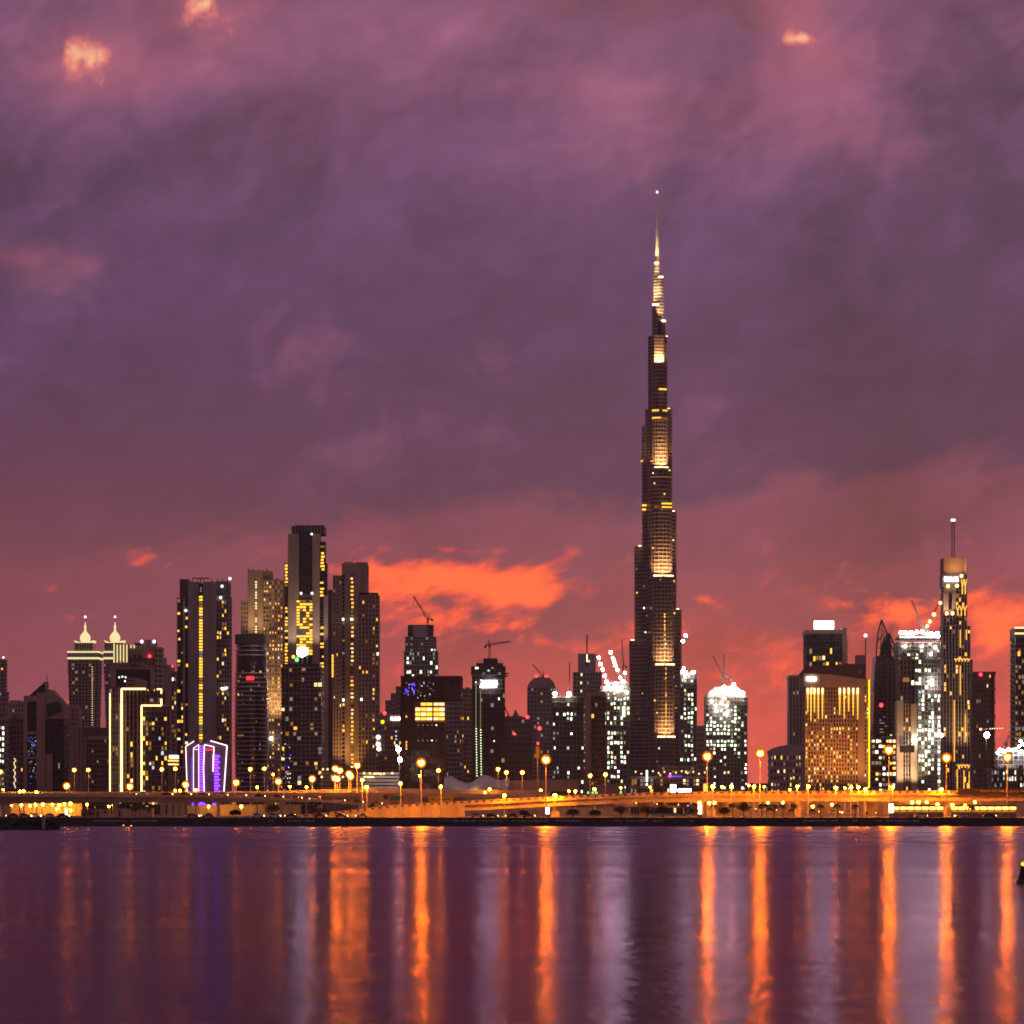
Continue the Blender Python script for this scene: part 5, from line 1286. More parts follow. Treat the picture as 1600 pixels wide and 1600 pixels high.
T = Tower('slab_tower', 'plain dark tower with a red light right of the gold-trimmed tower', 1538, 2750)
T.facade(1521, 1549, 1052, None, 7, 28, 26, 'glass_warm', 'stone_brown', .45, .2, lit=.02, pal=DIM); T.facade(1549, 1555.5, 1052, None, 2, 10, 26, 'glass_dark', 'band_dark', .2, .2, d=1, lit=0)
T.box('parapet', 1520.5, 1556, 1049.5, 1053, -.4, 26, 'band_dark'); T.bulb('warning_light', 1532, 1054, -1.2, 1.3, 'lamp_red'); T.done()
T = Tower('banded_tower', 'brown tower with a bright banded top cut off by the right edge', 1604, 2500)
T.facade(1586, 1625, 996, None, 8, 34, 28, 'glass_dark', 'stone_brown', .2, .25, lit=.2, pal=DIM, cap=50, where=lambda i, j, u, v: .25 if 3 < j < 26 else .05)
T.box('top_block', 1586, 1625, 981, 996.2, 0, 27, 'stone_brown')
for y in (979.5, 988.5): T.box('light_band', 1585.5, 1625, y, y + 2.6, -.5, .5, 'w_warm')
T.window(1590, 1594, 1018, 1025, -.4, 'w_amber', 60); T.done()
T = Tower('construction_block', 'low unfinished block dotted with rows of white lights near the right edge', 1582, 2200, 'building')
site(T, 1549, 1625, 1201, None, 17, 7, 26, .55, SITEW, lambda i, j, u, v: .62 if j < 5 else .4, 90)
T.facade(1562, 1625, 1172, 1201.2, 8, 4, 22, 'glass', 'metal_grey', .15, .2, d=6, lit=.25, pal=COOL)
for x, y in ((1563, 1171), (1568, 1173), (1577, 1170), (1584, 1172), (1588, 1170), (1596, 1158), (1600, 1163), (1594, 1166), (1560, 1176), (1597, 1174), (1572, 1176)): T.bulb('floodlight', x, y, 3, .75, 'flood_site')
T.done()
T = Tower('flood_mast', 'tall site mast with one glaring white flood bowl and a lit arm', 1540, 2300, 'mast')
T.bar('pole', (1541, 1236, 0), (1541, 1150, 0), .35, 'crane_paint'); T.bulb('flood_bowl', 1541.5, 1148.5, -1, 1.7, 'flood_site')
T.bar('arm', (1530, 1140, 0), (1568, 1137, 0), .35, 'crane_paint')
for x in (1532, 1547, 1550.5, 1554, 1558, 1562, 1566): T.bulb('arm_lamp', x, 1139.5 - (x - 1532) * .05, -.8, .9 if x < 1540 else .45, 'w_warm')
T.done()

# ================================================================== cranes
def crane(label, D, base, top, tip, tail, lights=(), hook=None, r=.42):
    T = Tower('tower_crane', label, base[0], D, 'crane')
    def truss(name, a, b, w, n):
        m = Mesh(); A = Vector((T.lx(a[0]), 10, T.lz(a[1]))); Bv = Vector((T.lx(b[0]), 10, T.lz(b[1]))); d = (Bv - A).normalized()
        s_ = d.cross(Vector((0, 1, 0))).normalized() * w; q = Vector((0, w, 0))
        for u in (s_ + q, s_ - q, -s_ + q, -s_ - q): m.bar(A + u, Bv + u * .6, r * .5, 'crane_paint')
        for i in range(n):
            p = A.lerp(Bv, i / n); p2 = A.lerp(Bv, (i + 1) / n); sg = 1 if i % 2 else -1
            m.bar(p + s_ * sg - q, p2 - s_ * sg - q, r * .4, 'crane_paint'); m.bar(p + s_ * sg + q, p2 - s_ * sg + q, r * .4, 'crane_paint')
        return m.obj(name, T.o)
    truss('mast', base, top, .8, max(3, int(abs(base[1] - top[1]) / 4)))
    truss('jib', top, tip, .6, max(4, int(math.hypot(tip[0] - top[0], tip[1] - top[1]) / 4)))
    truss('counter_jib', top, tail, .6, 3)
    ap = (top[0] + (tail[0] - top[0]) * .35, top[1] - 6)
    m = Mesh(); m.bar((T.lx(top[0]), 10, T.lz(top[1])), (T.lx(ap[0]), 10, T.lz(ap[1])), r, 'crane_paint'); m.bar((T.lx(ap[0]), 10, T.lz(ap[1])), (T.lx(top[0] + (tip[0] - top[0]) * .75), 10, T.lz(top[1] + (tip[1] - top[1]) * .75)), r * .3, 'crane_paint'); m.bar((T.lx(ap[0]), 10, T.lz(ap[1])), (T.lx(tail[0]), 10, T.lz(tail[1])), r * .3, 'crane_paint'); m.obj('tie_frame', T.o)
    T.box('counterweight', tail[0] - 1.6, tail[0] + 1.6, tail[1], tail[1] + 3.5, 9, 11, 'concrete_dark')
    T.box('cab', top[0] - 1.2, top[0] + 1.2, top[1] + .5, top[1] + 4, 8.5, 10, 'crane_paint')
    if hook: T.bar('hoist_rope', (hook[0], hook[1], 10), (hook[0], hook[2], 10), .16, 'crane_paint')
    for x, y, rr, mt in lights: T.bulb('jib_lamp', x, y, 8.6, rr, mt)
    T.done()
crane('luffing crane with raised boom on the stepped grey tower', 3000, (668, 978), (668, 967), (646, 931), (675, 966), hook=(646, 931, 945), r=.6)
crane('horizontal crane on the roof of the white-sign tower', 2600, (765, 1030), (765, 1006), (797, 1001.5), (758, 1008), r=.5)
crane('small crane leaning behind the domed roof tower', 3500, (851, 1062), (848, 1056), (832, 1037), (853, 1054), r=.5)
crane('luffing crane strung with white lamps, nearer the spired tower', 2900, (951, 1070), (950, 1066), (935, 1025), (955, 1064), [(936, 1027, 1.1, 'flood_site'), (938.5, 1037, 1.1, 'flood_site'), (942, 1045, 1.1, 'flood_site'), (945, 1055.5, 1.1, 'flood_site'), (947.5, 1064.5, 1.1, 'flood_site')])
crane('luffing crane strung with white lamps, nearer the supertall', 2900, (972, 1064), (969, 1056), (953, 1014), (977, 1056), [(955, 1018.5, 1.1, 'flood_site'), (958.5, 1028, 1.0, 'flood_site'), (960, 1033, 1.1, 'flood_site'), (962, 1039, 1.1, 'flood_site'), (965, 1046, 1.1, 'flood_site')])
crane('thin dark crane boom standing beside the supertall left flank', 2950, (975, 1060), (974, 1040), (972.5, 998), (979, 1040), r=.4)
crane('thin crane with leaning boom on the broad floodlit construction tower', 2900, (1131, 1074), (1130.5, 1055), (1115, 1024), (1136, 1055), r=.4)
crane('vertical thin crane mast on the broad floodlit construction tower', 2900, (1130, 1076), (1131.5, 1050), (1132.5, 1022), (1144, 1060), r=.35)
crane('dark luffing crane above the white-lit tower by the leaf crown', 2650, (1447, 1000), (1446, 984), (1427, 937), (1452, 982), r=.6)
crane('luffing crane strung with yellow lamps beside the twin-mast tower', 2650, (1449, 1000), (1450, 982), (1472, 935), (1445, 984), [(1471.5, 941, 1.3, 'led_gold'), (1461.5, 959, 1.5, 'led_gold'), (1455, 970, 1.4, 'led_gold'), (1451, 977, 1.3, 'led_gold')], r=.5)
crane('tiny pair-legged crane behind the low lit construction block', 2300, (1577, 1172), (1576, 1162), (1580, 1148), (1573, 1161), r=.3)
crane('pale leaning crane boom with red tip in front of the leaf tower', 2500, (1363, 1160), (1364, 1148), (1376, 1103), (1361, 1148), [], r=.5)
for x, y, lb in ((1071.5, 993, 'upper of two white lamps on a hidden crane right of the supertall'), (1067, 1002, 'lower of two white lamps on a hidden crane right of the supertall')):
    T = Tower('crane_lamp', lb, x, 3600, 'lamp', group='crane lamps right of the supertall'); T.bulb('lamp', x, y, 0, 1.4, 'flood_site')
    T.bar('jib_stub', (x - 7, y + 14, 1), (x + 1.5, y - 3, 1), .5, 'crane_paint'); T.done()

# ================================================================== bridges and roads
def interp(tab, x):
    for (a, b), (c, d) in zip(tab, tab[1:]):
        if a <= x <= c: return b + (d - b) * (x - a) / (c - a)
    return tab[0][1] if x < tab[0][0] else tab[-1][1]

def sweep(name, D, xs, topf, botf, d0, d1, mat, parent, own=None):
    """ribbon of varying height along the bridge, d0..d1 metres in depth"""
    m = Mesh(); vs = []; fs = []
    for x in xs:
        zt, zb = Z(topf(x), D), (GZ if botf is None else Z(botf(x), D))
        vs += [(X(x, D), D + d0, zt), (X(x, D), D + d1, zt), (X(x, D), D + d1, zb), (X(x, D), D + d0, zb)]
    n = len(xs)
    for i in range(n - 1):
        for j in range(4):
            a = i * 4 + j; b = i * 4 + (j + 1) % 4; fs.append((a, b, b + 4, a + 4))
    fs += [(0, 3, 2, 1), (4 * n - 4, 4 * n - 3, 4 * n - 2, 4 * n - 1)]
    m.add([(v[0] - parent.location.x, v[1] - parent.location.y, v[2] - parent.location.z) for v in vs], fs, mat)
    return m.obj(name, parent)
frange = lambda a, b, s: [a + i * s for i in range(int((b - a) / s) + 1)]

# --- near viaduct: walled ramp on the left, open deck to the right
DN = 1380.0
ptop = [(470, 1273.5), (520, 1268.5), (600, 1259.5), (660, 1255), (726, 1251.5), (800, 1247.5), (900, 1242.5), (1000, 1238.5), (1100, 1236.8), (1300, 1235.8), (1700, 1235.2)]
pt = lambda x: interp(ptop, x)
V = empty('viaduct', (0, DN, GZ)); tag(V, 'near concrete viaduct rising from a walled ramp to a long orange-lit deck', 'bridge')
sweep('parapet', DN, frange(470, 1700, 30), pt, lambda x: pt(x) + 5.2, 0, .5, 'concrete_road', V)
sweep('far_parapet', DN, frange(470, 1700, 30), lambda x: pt(x) + .4, lambda x: pt(x) + 5.2, 13.5, 14, 'concrete_road', V)
sweep('road_deck', DN, frange(726, 1696, 30), lambda x: pt(x) + 4.4, lambda x: pt(x) + 7.4, .5, 13.5, 'asphalt', V)
sweep('fascia', DN, frange(726, 1696, 30), lambda x: pt(x) + 5.3, lambda x: pt(x) + 7.2, -.25, .45, 'concrete_road', V)
sweep('girder', DN, frange(726, 1696, 30), lambda x: pt(x) + 7.4, lambda x: pt(x) + (15.6 if x < 1050 else 16.2), .9, 12.5, 'concrete_road', V)
for a, b in ((470, 520), (520.4, 570), (570.4, 612), (612.4, 664), (664.4, 690), (690.4, 726)):
    sweep('retaining_wall_panel', DN, [a, (a + b) / 2, b], lambda x: pt(x) + 5.1, None, .15, 13.9, 'concrete_road', V)
tri = Mesh(); tri.slab([(-1.0, 1.0), (0.0, 0.0), (1.0, 1.0)], -.08, .02, 'metal_dark')
trime = bpy.data.meshes.new('parapet_triangle'); trime.from_pydata(tri.v, [], tri.f); trime.materials.append(MATS['maroon_dark']); trime.update()
x = 478.0
while x < 1488:
    o = bpy.data.objects.new('parapet_triangle', trime); COL.objects.link(o); o.parent = V
    o.location = (X(x, DN), -.02, Z(pt(x) + 4.6, DN) - GZ); o.scale = (.88, 1, .98); x += 11.6
for x, w in ((868, 6.5), (1248, 5), (1477, 4.6), (1005, 5), (1130, 4.6), (1365, 4.6), (1585, 5)):
    if x in (1005, 1130, 1365): d_ = 9
    else: d_ = 3
    m = Mesh(); zt = Z(pt(x) + 15.4, DN) - GZ; k = DN / F
    m.prism([(X(x, DN) - w * k, d_), (X(x, DN) + w * k, d_), (X(x, DN) + w * k, d_ + 2.2), (X(x, DN) - w * k, d_ + 2.2)], 0, zt - 1.4, 'concrete_road')
    m.slab([(X(x, DN) - w * k, zt - 1.4), (X(x, DN) + w * k, zt - 1.4), (X(x, DN) + w * k * 1.6, zt), (X(x, DN) - w * k * 1.6, zt)], d_ - .4, d_ + 2.6, 'concrete_road')
    m.obj('pier', V)
# black banner with lettering on the parapet at the right
T = Tower('parapet_banner', 'long black banner with pale capital letters on the viaduct parapet', 1560, DN - 1.0, 'banner')
T.box('cloth', 1493, 1700, 1232.2, 1241, -.1, .25, 'black_sign')
T.text('lettering', 'A BANK WILL NEVER ASK FOR YOUR', 1532, 1606, 1234.6, 1238.2, -.35, 'stone_pink')
T.box('emblem', 1494.2, 1496, 1234.8, 1238.8, -.3, 0, 'mark_pale'); T.done()

# --- far viaduct along the left and middle
DF = 1520.0
ftop = [(-200, 1239.5), (300, 1239), (600, 1238.5), (830, 1241.5), (860, 1243)]
ft = lambda x: interp(ftop, x)
V2 = empty('viaduct', (0, DF, GZ)); tag(V2, 'far concrete viaduct on square piers crossing behind the shore at the left', 'bridge')
sweep('parapet', DF, frange(-200, 860, 20), ft, lambda x: ft(x) + 4.2, 0, .5, 'concrete_road', V2)
sweep('far_parapet', DF, frange(-200, 860, 20), lambda x: ft(x) - (2.5 if x < 400 else 2.5 + min(4.5, (x - 400) * .03)), lambda x: ft(x) + 4, 15, 15.5, 'concrete_road', V2)
sweep('road_deck', DF, frange(-200, 860, 20), lambda x: ft(x) + 4.3, lambda x: ft(x) + 6.2, -.6, 15, 'concrete_road', V2)
sweep('girder', DF, frange(-200, 560, 20), lambda x: ft(x) + 6.2, lambda x: ft(x) + 14.5, 1.5, 13, 'concrete', V2)
sweep('retaining_wall_panel', DF, frange(560, 860, 50), lambda x: ft(x) + 6.2, None, .2, 14, 'concrete_road', V2)
for x, w in ((-30, 4), (3, 3.2), (11, 2.6), (178, 3.4), (253, 4), (264, 3.4), (274.5, 3.4), (284.5, 3.2), (340, 2), (420, 4), (441, 2.5)):
    m = Mesh(); k = DF / F; zt = Z(ft(x) + 14.2, DF) - GZ
    m.box(X(x, DF) - w * k, X(x, DF) + w * k, 3, 6, 0, zt - 1.2, 'concrete_road'); m.box(X(x, DF) - w * k * 1.5, X(x, DF) + w * k * 1.5, 2.4, 8, zt - 1.2, zt, 'concrete_road'); m.obj('pier', V2)
T = Tower('hoarding', 'yellow advertising hoarding on the orange-lit far viaduct wall', 688, DF - 1, 'hoarding')
T.slab('panel', [(668.5, 1244), (708.5, 1244), (706.5, 1254), (670, 1254)], -.1, .3, 'yellow_banner'); T.box('dark_panel', 658, 668.4, 1246, 1251.5, -.05, .25, 'stone_brown'); T.box('dark_panel', 708.6, 728, 1246.5, 1252.5, -.05, .25, 'stone_brown')
T.box('faint_line', 674, 680, 1247.4, 1249.6, -.2, 0, 'stone_brown'); T.box('faint_line', 684, 704, 1247.8, 1249.4, -.2, 0, 'stone_brown'); T.done()
T = Tower('road_sign', 'dark green gantry sign beside the yellow hoarding', 621, DF - 1.5, 'sign')
T.box('board', 611, 630, 1243.5, 1250, -.1, .2, 'green_board'); T.box('emblem_panel', 600, 606, 1241.5, 1249, -.1, .2, 'maroon_dark'); T.box('post', 620, 621, 1250, 1256, 0, .2, 'metal_dark'); T.done()

# --- slip roads
def slip(label, tab, D, wid, x0, x1):
    f = lambda x: interp(tab, x)
    o = empty('slip_road', (0, D, GZ)); tag(o, label, 'road', kind='structure')
    sweep('road_deck', D, frange(x0, x1, 20), f, lambda x: f(x) + 2.2, 0, wid, 'concrete_road', o)
    sweep('kerb_wall', D, frange(x0, x1, 20), lambda x: f(x) - 1.4, lambda x: f(x) + 2.0, -.35, -.02, 'concrete_road', o)
    return f
slipA = slip('slip road running down behind the near ramp', [(180, 1244), (300, 1243.5), (400, 1246), (500, 1251), (600, 1259), (690, 1266)], 1440.0, 8, 180, 690)
slipB = slip('slip road running down below the near viaduct at the right', [(960, 1257), (1050, 1260), (1150, 1265.5), (1250, 1270.5), (1420, 1274.5)], 1420.0, 8, 960, 1420)
sh = Mesh(); sh.add([(-600, 1262, GZ + .02), (600, 1262, GZ + .02), (600, 1272, GZ + .02), (-600, 1272, GZ + .02)], [(0, 1, 2, 3)], 'asphalt')
structure('shore_road', sh, 'asphalt road along the top of the embankment')

# ================================================================== things along the shore
LAND = [(-100, 'at the left edge'), (35, 'below the slanted-crown tower'), (104, 'below the domed towers'), (168, 'below the gold-outlined building'), (262, 'below the yellow-spine tower'),
        (360, 'below the dark ringed tower'), (440, 'below the tallest left tower'), (505, 'below the stepped beige tower'), (600, 'below the dark cube'), (725, 'below the white-sign tower'), (800, 'below the domed-roof tower'),
        (900, 'below the spired tower'), (975, 'below the supertall'), (1090, 'below the floodlit construction tower'), (1170, 'under the pink gap'), (1204, 'below the golden hotel'), (1360, 'below the leaf-crowned tower'),
        (1402, 'below the white-lit tower'), (1474, 'below the twin-mast tower'), (1545, 'at the right edge')]
def land(x):
    s = LAND[0][1]
    for a, b in LAND:
        if x >= a: s = b
    return s
ORD = ['leftmost', 'second', 'third', 'fourth', 'fifth', 'sixth', 'seventh', 'eighth', 'ninth', 'tenth', 'eleventh', 'twelfth', 'thirteenth', 'fourteenth', 'fifteenth', 'sixteenth']
def ordinals(items, key):
    """give every item its rank from the left among those that share a phrase"""
    groups = {}
    for it in sorted(items, key=lambda q: (q[0], q[1])): groups.setdefault(key(it), []).append(it)
    out = {}
    for ph, lst in groups.items():
        for i, it in enumerate(lst):
            out[it] = ph if len(lst) == 1 else ph + (', leftmost of %d' % len(lst) if i == 0 else ', rightmost of %d' % len(lst) if i == len(lst) - 1 else ', %s from left of %d' % (ORD[i], len(lst)))
    return out

def lamp(x, y, yb, D, r, mat, label, group, pole=.16, arms=1):
    T = Tower('street_lamp', label, x, D, 'street lamp', group=group)
    zt = T.lz(y); zb = 0.0 if yb is None else T.lz(yb)
    m = Mesh(); m.bar((0, 0.5, zb), (0, 0.5, zt + r * .9), pole * 1.5, 'metal_grey', pole, 6); m.obj('pole', T.o)
    m = Mesh(); m.bar((0, .5, zt + r * .9), (0, -.2, zt + r * 1.25), pole * .8, 'metal_grey'); m.obj('arm', T.o)
    m = Mesh(); m.lathe(0, -.2, [(r * .9, zt + r * .75), (r * .75, zt + r * 1.0), (r * .25, zt + r * 1.3)], 'metal_dark', 10); hood = m.obj('hood', T.o)
    m = Mesh(); m.lathe(0, -.2, [(r * .3, zt - r), (r * .8, zt - r * .6), (r, zt), (r * .85, zt + r * .55), (r * .6, zt + r * .75)], mat, 10); m.obj('lantern', hood)
    if mat in ('sodium_big', 'sodium_mid', 'sodium_soft'):  # emissive dish added behind the lantern to imitate its halo
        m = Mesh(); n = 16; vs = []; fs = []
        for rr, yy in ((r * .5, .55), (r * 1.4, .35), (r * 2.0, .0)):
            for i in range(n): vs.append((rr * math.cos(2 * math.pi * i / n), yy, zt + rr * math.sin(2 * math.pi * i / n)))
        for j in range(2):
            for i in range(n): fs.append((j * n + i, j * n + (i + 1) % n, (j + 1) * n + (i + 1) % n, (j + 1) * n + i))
        m.add(vs, fs[:n], 'sodium_halo'); m.add(vs, fs[n:], 'sodium_halo_rim'); m.obj('halo_dish', hood)
    T.done()

BIG = [(853, 1187, 1244), (1105, 1182, 1238), (1188, 1177, 1238), (1389, 1172, 1238), (1479, 1184, 1238), (1574, 1183, 1238), (658, 1192, 1256)]
MID = [(104, 1228, 1240), (203, 1229, 1240), (290, 1226, 1240), (369, 1223, 1240), (435, 1221, 1240), (488, 1217, 1240), (558, 1196, 1240), (524, 1201, 1240), (531, 1204, 1240), (545, 1209, 1240), (523, 1216, 1240), (527, 1217, 1240), (548, 1213, 1240)]
POST = [(116, 1203, None), (138, 1203, None), (253, 1202, None), (274, 1201, None), (391, 1202, None), (413, 1201, None), (685, 1204, None), (778, 1202, None), (791, 1207, None), (816, 1207, None), (946, 1210, None), (922, 1212, None), (1, 1206, None)]
SMALL = [(5, 1234), (37, 1236), (31, 1236.5), (57, 1238), (427, 1210), (402, 1230), (453, 1229), (479, 1230), (566, 1219), (573, 1230), (626, 1224), (689, 1229), (765, 1233), (758, 1238), (656, 1212), (845, 1235), (929, 1233), (970, 1231), (1016, 1230), (1114, 1229), (1128, 1229), (1143, 1229), (1170, 1227), (1178, 1229), (1194, 1229),
         (1234, 1234), (1246, 1229), (1263, 1229), (1306, 1231), (1320, 1231), (1330, 1230), (1341, 1230), (1395, 1230), (274, 1235), (281, 1235), (306, 1234), (889, 1236), (899, 1236.5)]
DECK = [(788, 1243), (867, 1243), (1352, 1233.5), (1471, 1233.5)]
UNDER = [(18, 1258), (33, 1258), (47, 1259), (56, 1257), (67, 1257), (82, 1257), (93, 1258), (101, 1256), (110, 1255.5), (89, 1264), (104, 1265), (111, 1266), (136, 1257), (170, 1260), (176, 1256), (326, 1260), (341, 1260), (377, 1260),
         (1093, 1254.5), (1108, 1254.5), (1116, 1254.5), (1126, 1254.5), (1200, 1254.5), (1223, 1254), (1270, 1260), (1300, 1257), (1362, 1257), (1425, 1253), (1435, 1253), (1448, 1253), (1465, 1257), (1488, 1258), (1508, 1259), (1523, 1253)]
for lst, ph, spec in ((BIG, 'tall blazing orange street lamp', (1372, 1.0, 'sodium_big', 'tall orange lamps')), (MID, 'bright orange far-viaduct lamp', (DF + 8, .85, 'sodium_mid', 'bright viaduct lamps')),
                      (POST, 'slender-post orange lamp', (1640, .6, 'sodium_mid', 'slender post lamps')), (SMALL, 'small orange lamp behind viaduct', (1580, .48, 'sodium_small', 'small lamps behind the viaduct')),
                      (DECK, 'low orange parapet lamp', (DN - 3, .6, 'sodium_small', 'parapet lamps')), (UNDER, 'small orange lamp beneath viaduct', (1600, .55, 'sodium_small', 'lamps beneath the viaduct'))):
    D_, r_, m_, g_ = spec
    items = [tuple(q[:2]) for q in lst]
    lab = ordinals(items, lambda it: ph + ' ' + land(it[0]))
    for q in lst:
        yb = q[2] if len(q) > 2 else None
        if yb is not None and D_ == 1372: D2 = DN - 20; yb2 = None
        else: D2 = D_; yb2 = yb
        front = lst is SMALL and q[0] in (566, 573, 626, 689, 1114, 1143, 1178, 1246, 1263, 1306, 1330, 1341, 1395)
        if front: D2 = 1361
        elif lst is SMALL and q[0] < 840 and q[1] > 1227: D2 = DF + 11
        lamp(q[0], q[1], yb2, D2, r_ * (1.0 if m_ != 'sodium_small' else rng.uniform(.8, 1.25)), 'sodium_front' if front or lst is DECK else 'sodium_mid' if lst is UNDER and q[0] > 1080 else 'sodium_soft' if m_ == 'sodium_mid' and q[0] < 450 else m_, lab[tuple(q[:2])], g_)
# walls behind the viaducts that catch the orange light
for a, b, y, D_, lb in ((-60, 128, 1256, 1606, 'long orange-lit retaining wall beneath the far viaduct at the left'), (292, 470, 1258, 1606, 'orange-lit wall beneath the far viaduct by the violet building'), (735, 985, 1262, 1606, 'dim orange wall seen under the near viaduct ramp end'), (1085, 1380, 1254, 1606, 'orange-lit wall behind the shore palms'), (1380, 1640, 1252, 1606, 'orange-lit wall behind the row of kiosks')):
    T = Tower('retaining_wall', lb, (a + b) / 2, D_, 'wall'); x = a
    while x < b:
        T.box('wall_panel', x + .2, min(b, x + 17.8), y + rng.uniform(-.3, .3), None, 0, 1 + rng.uniform(0, .1), 'concrete_road'); x += 18
    T.box('coping', a, b, y - 1.2, y - .2, -.2, 1.3, 'concrete'); T.done()
# white floodlights on one mast, and small odd lights
T = Tower('flood_mast', 'mast with two glaring white floodlights left of the dark cube', 624, 1700, 'mast')
T.bar('pole', (624.6, YG(1700), .6), (623.4, 1158, .6), .2, 'metal_grey')
T.bulb('floodlight', 622.6, 1171, 0, 1.05, 'flood_white'); T.bulb('floodlight', 625, 1187, 0, 1.05, 'flood_white'); T.bulb('small_lamp', 619.5, 1165.5, 0, .6, 'w_white'); T.done()
T = Tower('signal_mast', 'dark mast with a red light left of the nearest orange lamp', 840, 1376, 'mast')
T.bar('pole', (840, 1246, 0), (840, 1168, 0), .28, 'metal_dark'); T.box('head', 837, 843, 1166, 1182, -.4, .4, 'metal_dark'); T.bulb('red_lamp', 840.5, 1161.5, -.3, .5, 'lamp_red'); T.bulb('red_lamp', 843, 1138, -.3, .75, 'lamp_red'); T.bar('pole_tip', (841, 1166, 0), (843, 1138, 0), .12, 'metal_dark'); T.done()
for i, (x, y) in enumerate(((919, 1238.5), (926, 1238.5), (932, 1238.5), (970, 1238))):
    T = Tower('traffic_light', 'green traffic light over the viaduct, %s' % (['leftmost of three close together', 'middle of three close together', 'rightmost of three close together', 'standing alone under the supertall left flank'][i]), x, 1460, 'traffic light', group='green traffic lights')
    T.box('case', x - 1, x + 1, y - 3.2, y + 1.6, 0, .4, 'metal_dark'); T.bulb('green_lamp', x, y, -.2, .38, 'lamp_green'); T.bar('post', (x, y + 1, .3), (x, YG(1460), .3), .1, 'metal_dark'); T.done()

# the tent-like white roof
T = Tower('tensile_roof', 'white wave-shaped fabric roof beside the dark cube', 770, 1750, 'pavilion')
m = Mesh(); n = 44; tab = [(694, 1214), (705, 1212), (716, 1219), (728, 1224), (738, 1222), (748, 1214), (756, 1210.5), (764, 1212), (774, 1217), (782, 1218.5), (790, 1218), (796, 1215)]
vs = []; fs = []
for i in range(n + 1):
    x = 694 + 102 * i / n; y = interp(tab, x); zt = T.lz(y); q = math.sin(i * .9) * .3
    for dd, zz in ((0, T.lz(1236)), (-.8 + q, zt * .62), (1.0, zt * .92), (5, zt), (10, zt * .9), (14, T.lz(1236))): vs.append((T.lx(x), dd, zz))
for i in range(n):
    for j in range(5): a = i * 6 + j; fs.append((a, a + 6, a + 7, a + 1))
m.add(vs, fs, 'tent_fabric'); m.obj('fabric', T.o, smooth=True)
T.box('base_wall', 694, 860, 1236, None, .3, 14, 'stone_grey'); T.box('side_hall', 796.5, 905, 1219, 1236.2, 2, 20, 'stone_pink')
for x in (714, 716.5, 719): T.bulb('cool_lamp', x, 1237, -1, .55, 'w_cool')
T.box('lit_sign', 733, 747, 1233.5, 1238.5, -1.2, -.8, 'w_warm'); T.done()

# white lit totems, kiosks
for x0, x1, y0, y1, lb in ((852.5, 858.5, 1261, 1272, 'glowing white totem under the viaduct near its first pier'), (1090.5, 1096.5, 1258.5, 1272, 'glowing white totem among the shore trees'), (1389, 1396, 1256, 1270, 'glowing white totem at the end of the kiosk row'), (102, 105.5, 1267, 1275, 'small glowing white totem beneath the left viaduct')):
    T = Tower('light_totem', lb, (x0 + x1) / 2, 1330, 'totem'); T.box('lit_panel', x0, x1, y0, y1, -.25, .25, 'totem_light'); T.box('cap', x0 + .6, x1 - .6, y0 - 1.6, y0, -.2, .2, 'metal_grey'); T.box('plinth', x0 - .3, x1 + .3, y1, None, -.4, .4, 'concrete'); T.done()
ki = [1400 + i * 11.4 for i in range(17) if not 1473 < 1400 + i * 11.4 < 1481]
for i, x in enumerate(ki):
    T = Tower('kiosk', 'small kiosk with a glowing yellow shelf light, number %s' % (['one', 'two', 'three', 'four', 'five', 'six', 'seven', 'eight', 'nine', 'ten', 'eleven', 'twelve', 'thirteen', 'fourteen', 'fifteen', 'sixteen', 'seventeen'][i]) + ' from the left under the viaduct', x, 1345, 'kiosk', group='row of lit kiosks')
    T.box('back_wall', x - 5, x + 5, 1260, None, 1, 1.3, 'stone_beige'); T.box('roof', x - 5.4, x + 5.4, 1257.8, 1259.6, -.8, 1.8, 'metal_dark'); T.box('strip_light', x - 4.6, x + 4.6, 1261, 1264.4, -.35, -.05, 'shop_light')
    T.box('counter', x - 4.8, x + 4.8, 1269, None, -.4, .6, 'stone_brown')
    for q in (-5, 5): T.box('post', x + q - .25, x + q + .25, 1259.6, None, -.6, -.45, 'metal_dark')
    T.done()
for x0, x1, y0, lb in ((148, 170, 1264, 'beige cabin with an orange-lit front beneath the far viaduct'), (127, 147, 1267, 'low dark shed beside the beige cabin'), (182, 238, 1263, 'long pale wall with palms beneath the far viaduct')):
    T = Tower('shed', lb, (x0 + x1) / 2, 1420, 'building'); T.box('wall', x0, x1, y0, None, 0, 6, 'stone_beige' if x0 != 127 else 'stone_brown'); T.box('roof', x0 - .6, x1 + .6, y0 - 1.4, y0 + .2, -.3, 6.3, 'concrete_dark')
    T.box('door', x0 + 3, x0 + 6.5, y0 + 3.5, None, -.08, .05, 'metal_dark'); T.box('opening', x1 - 8, x1 - 3, y0 + 3, y0 + 6, -.08, .05, 'glass_dark'); T.done()

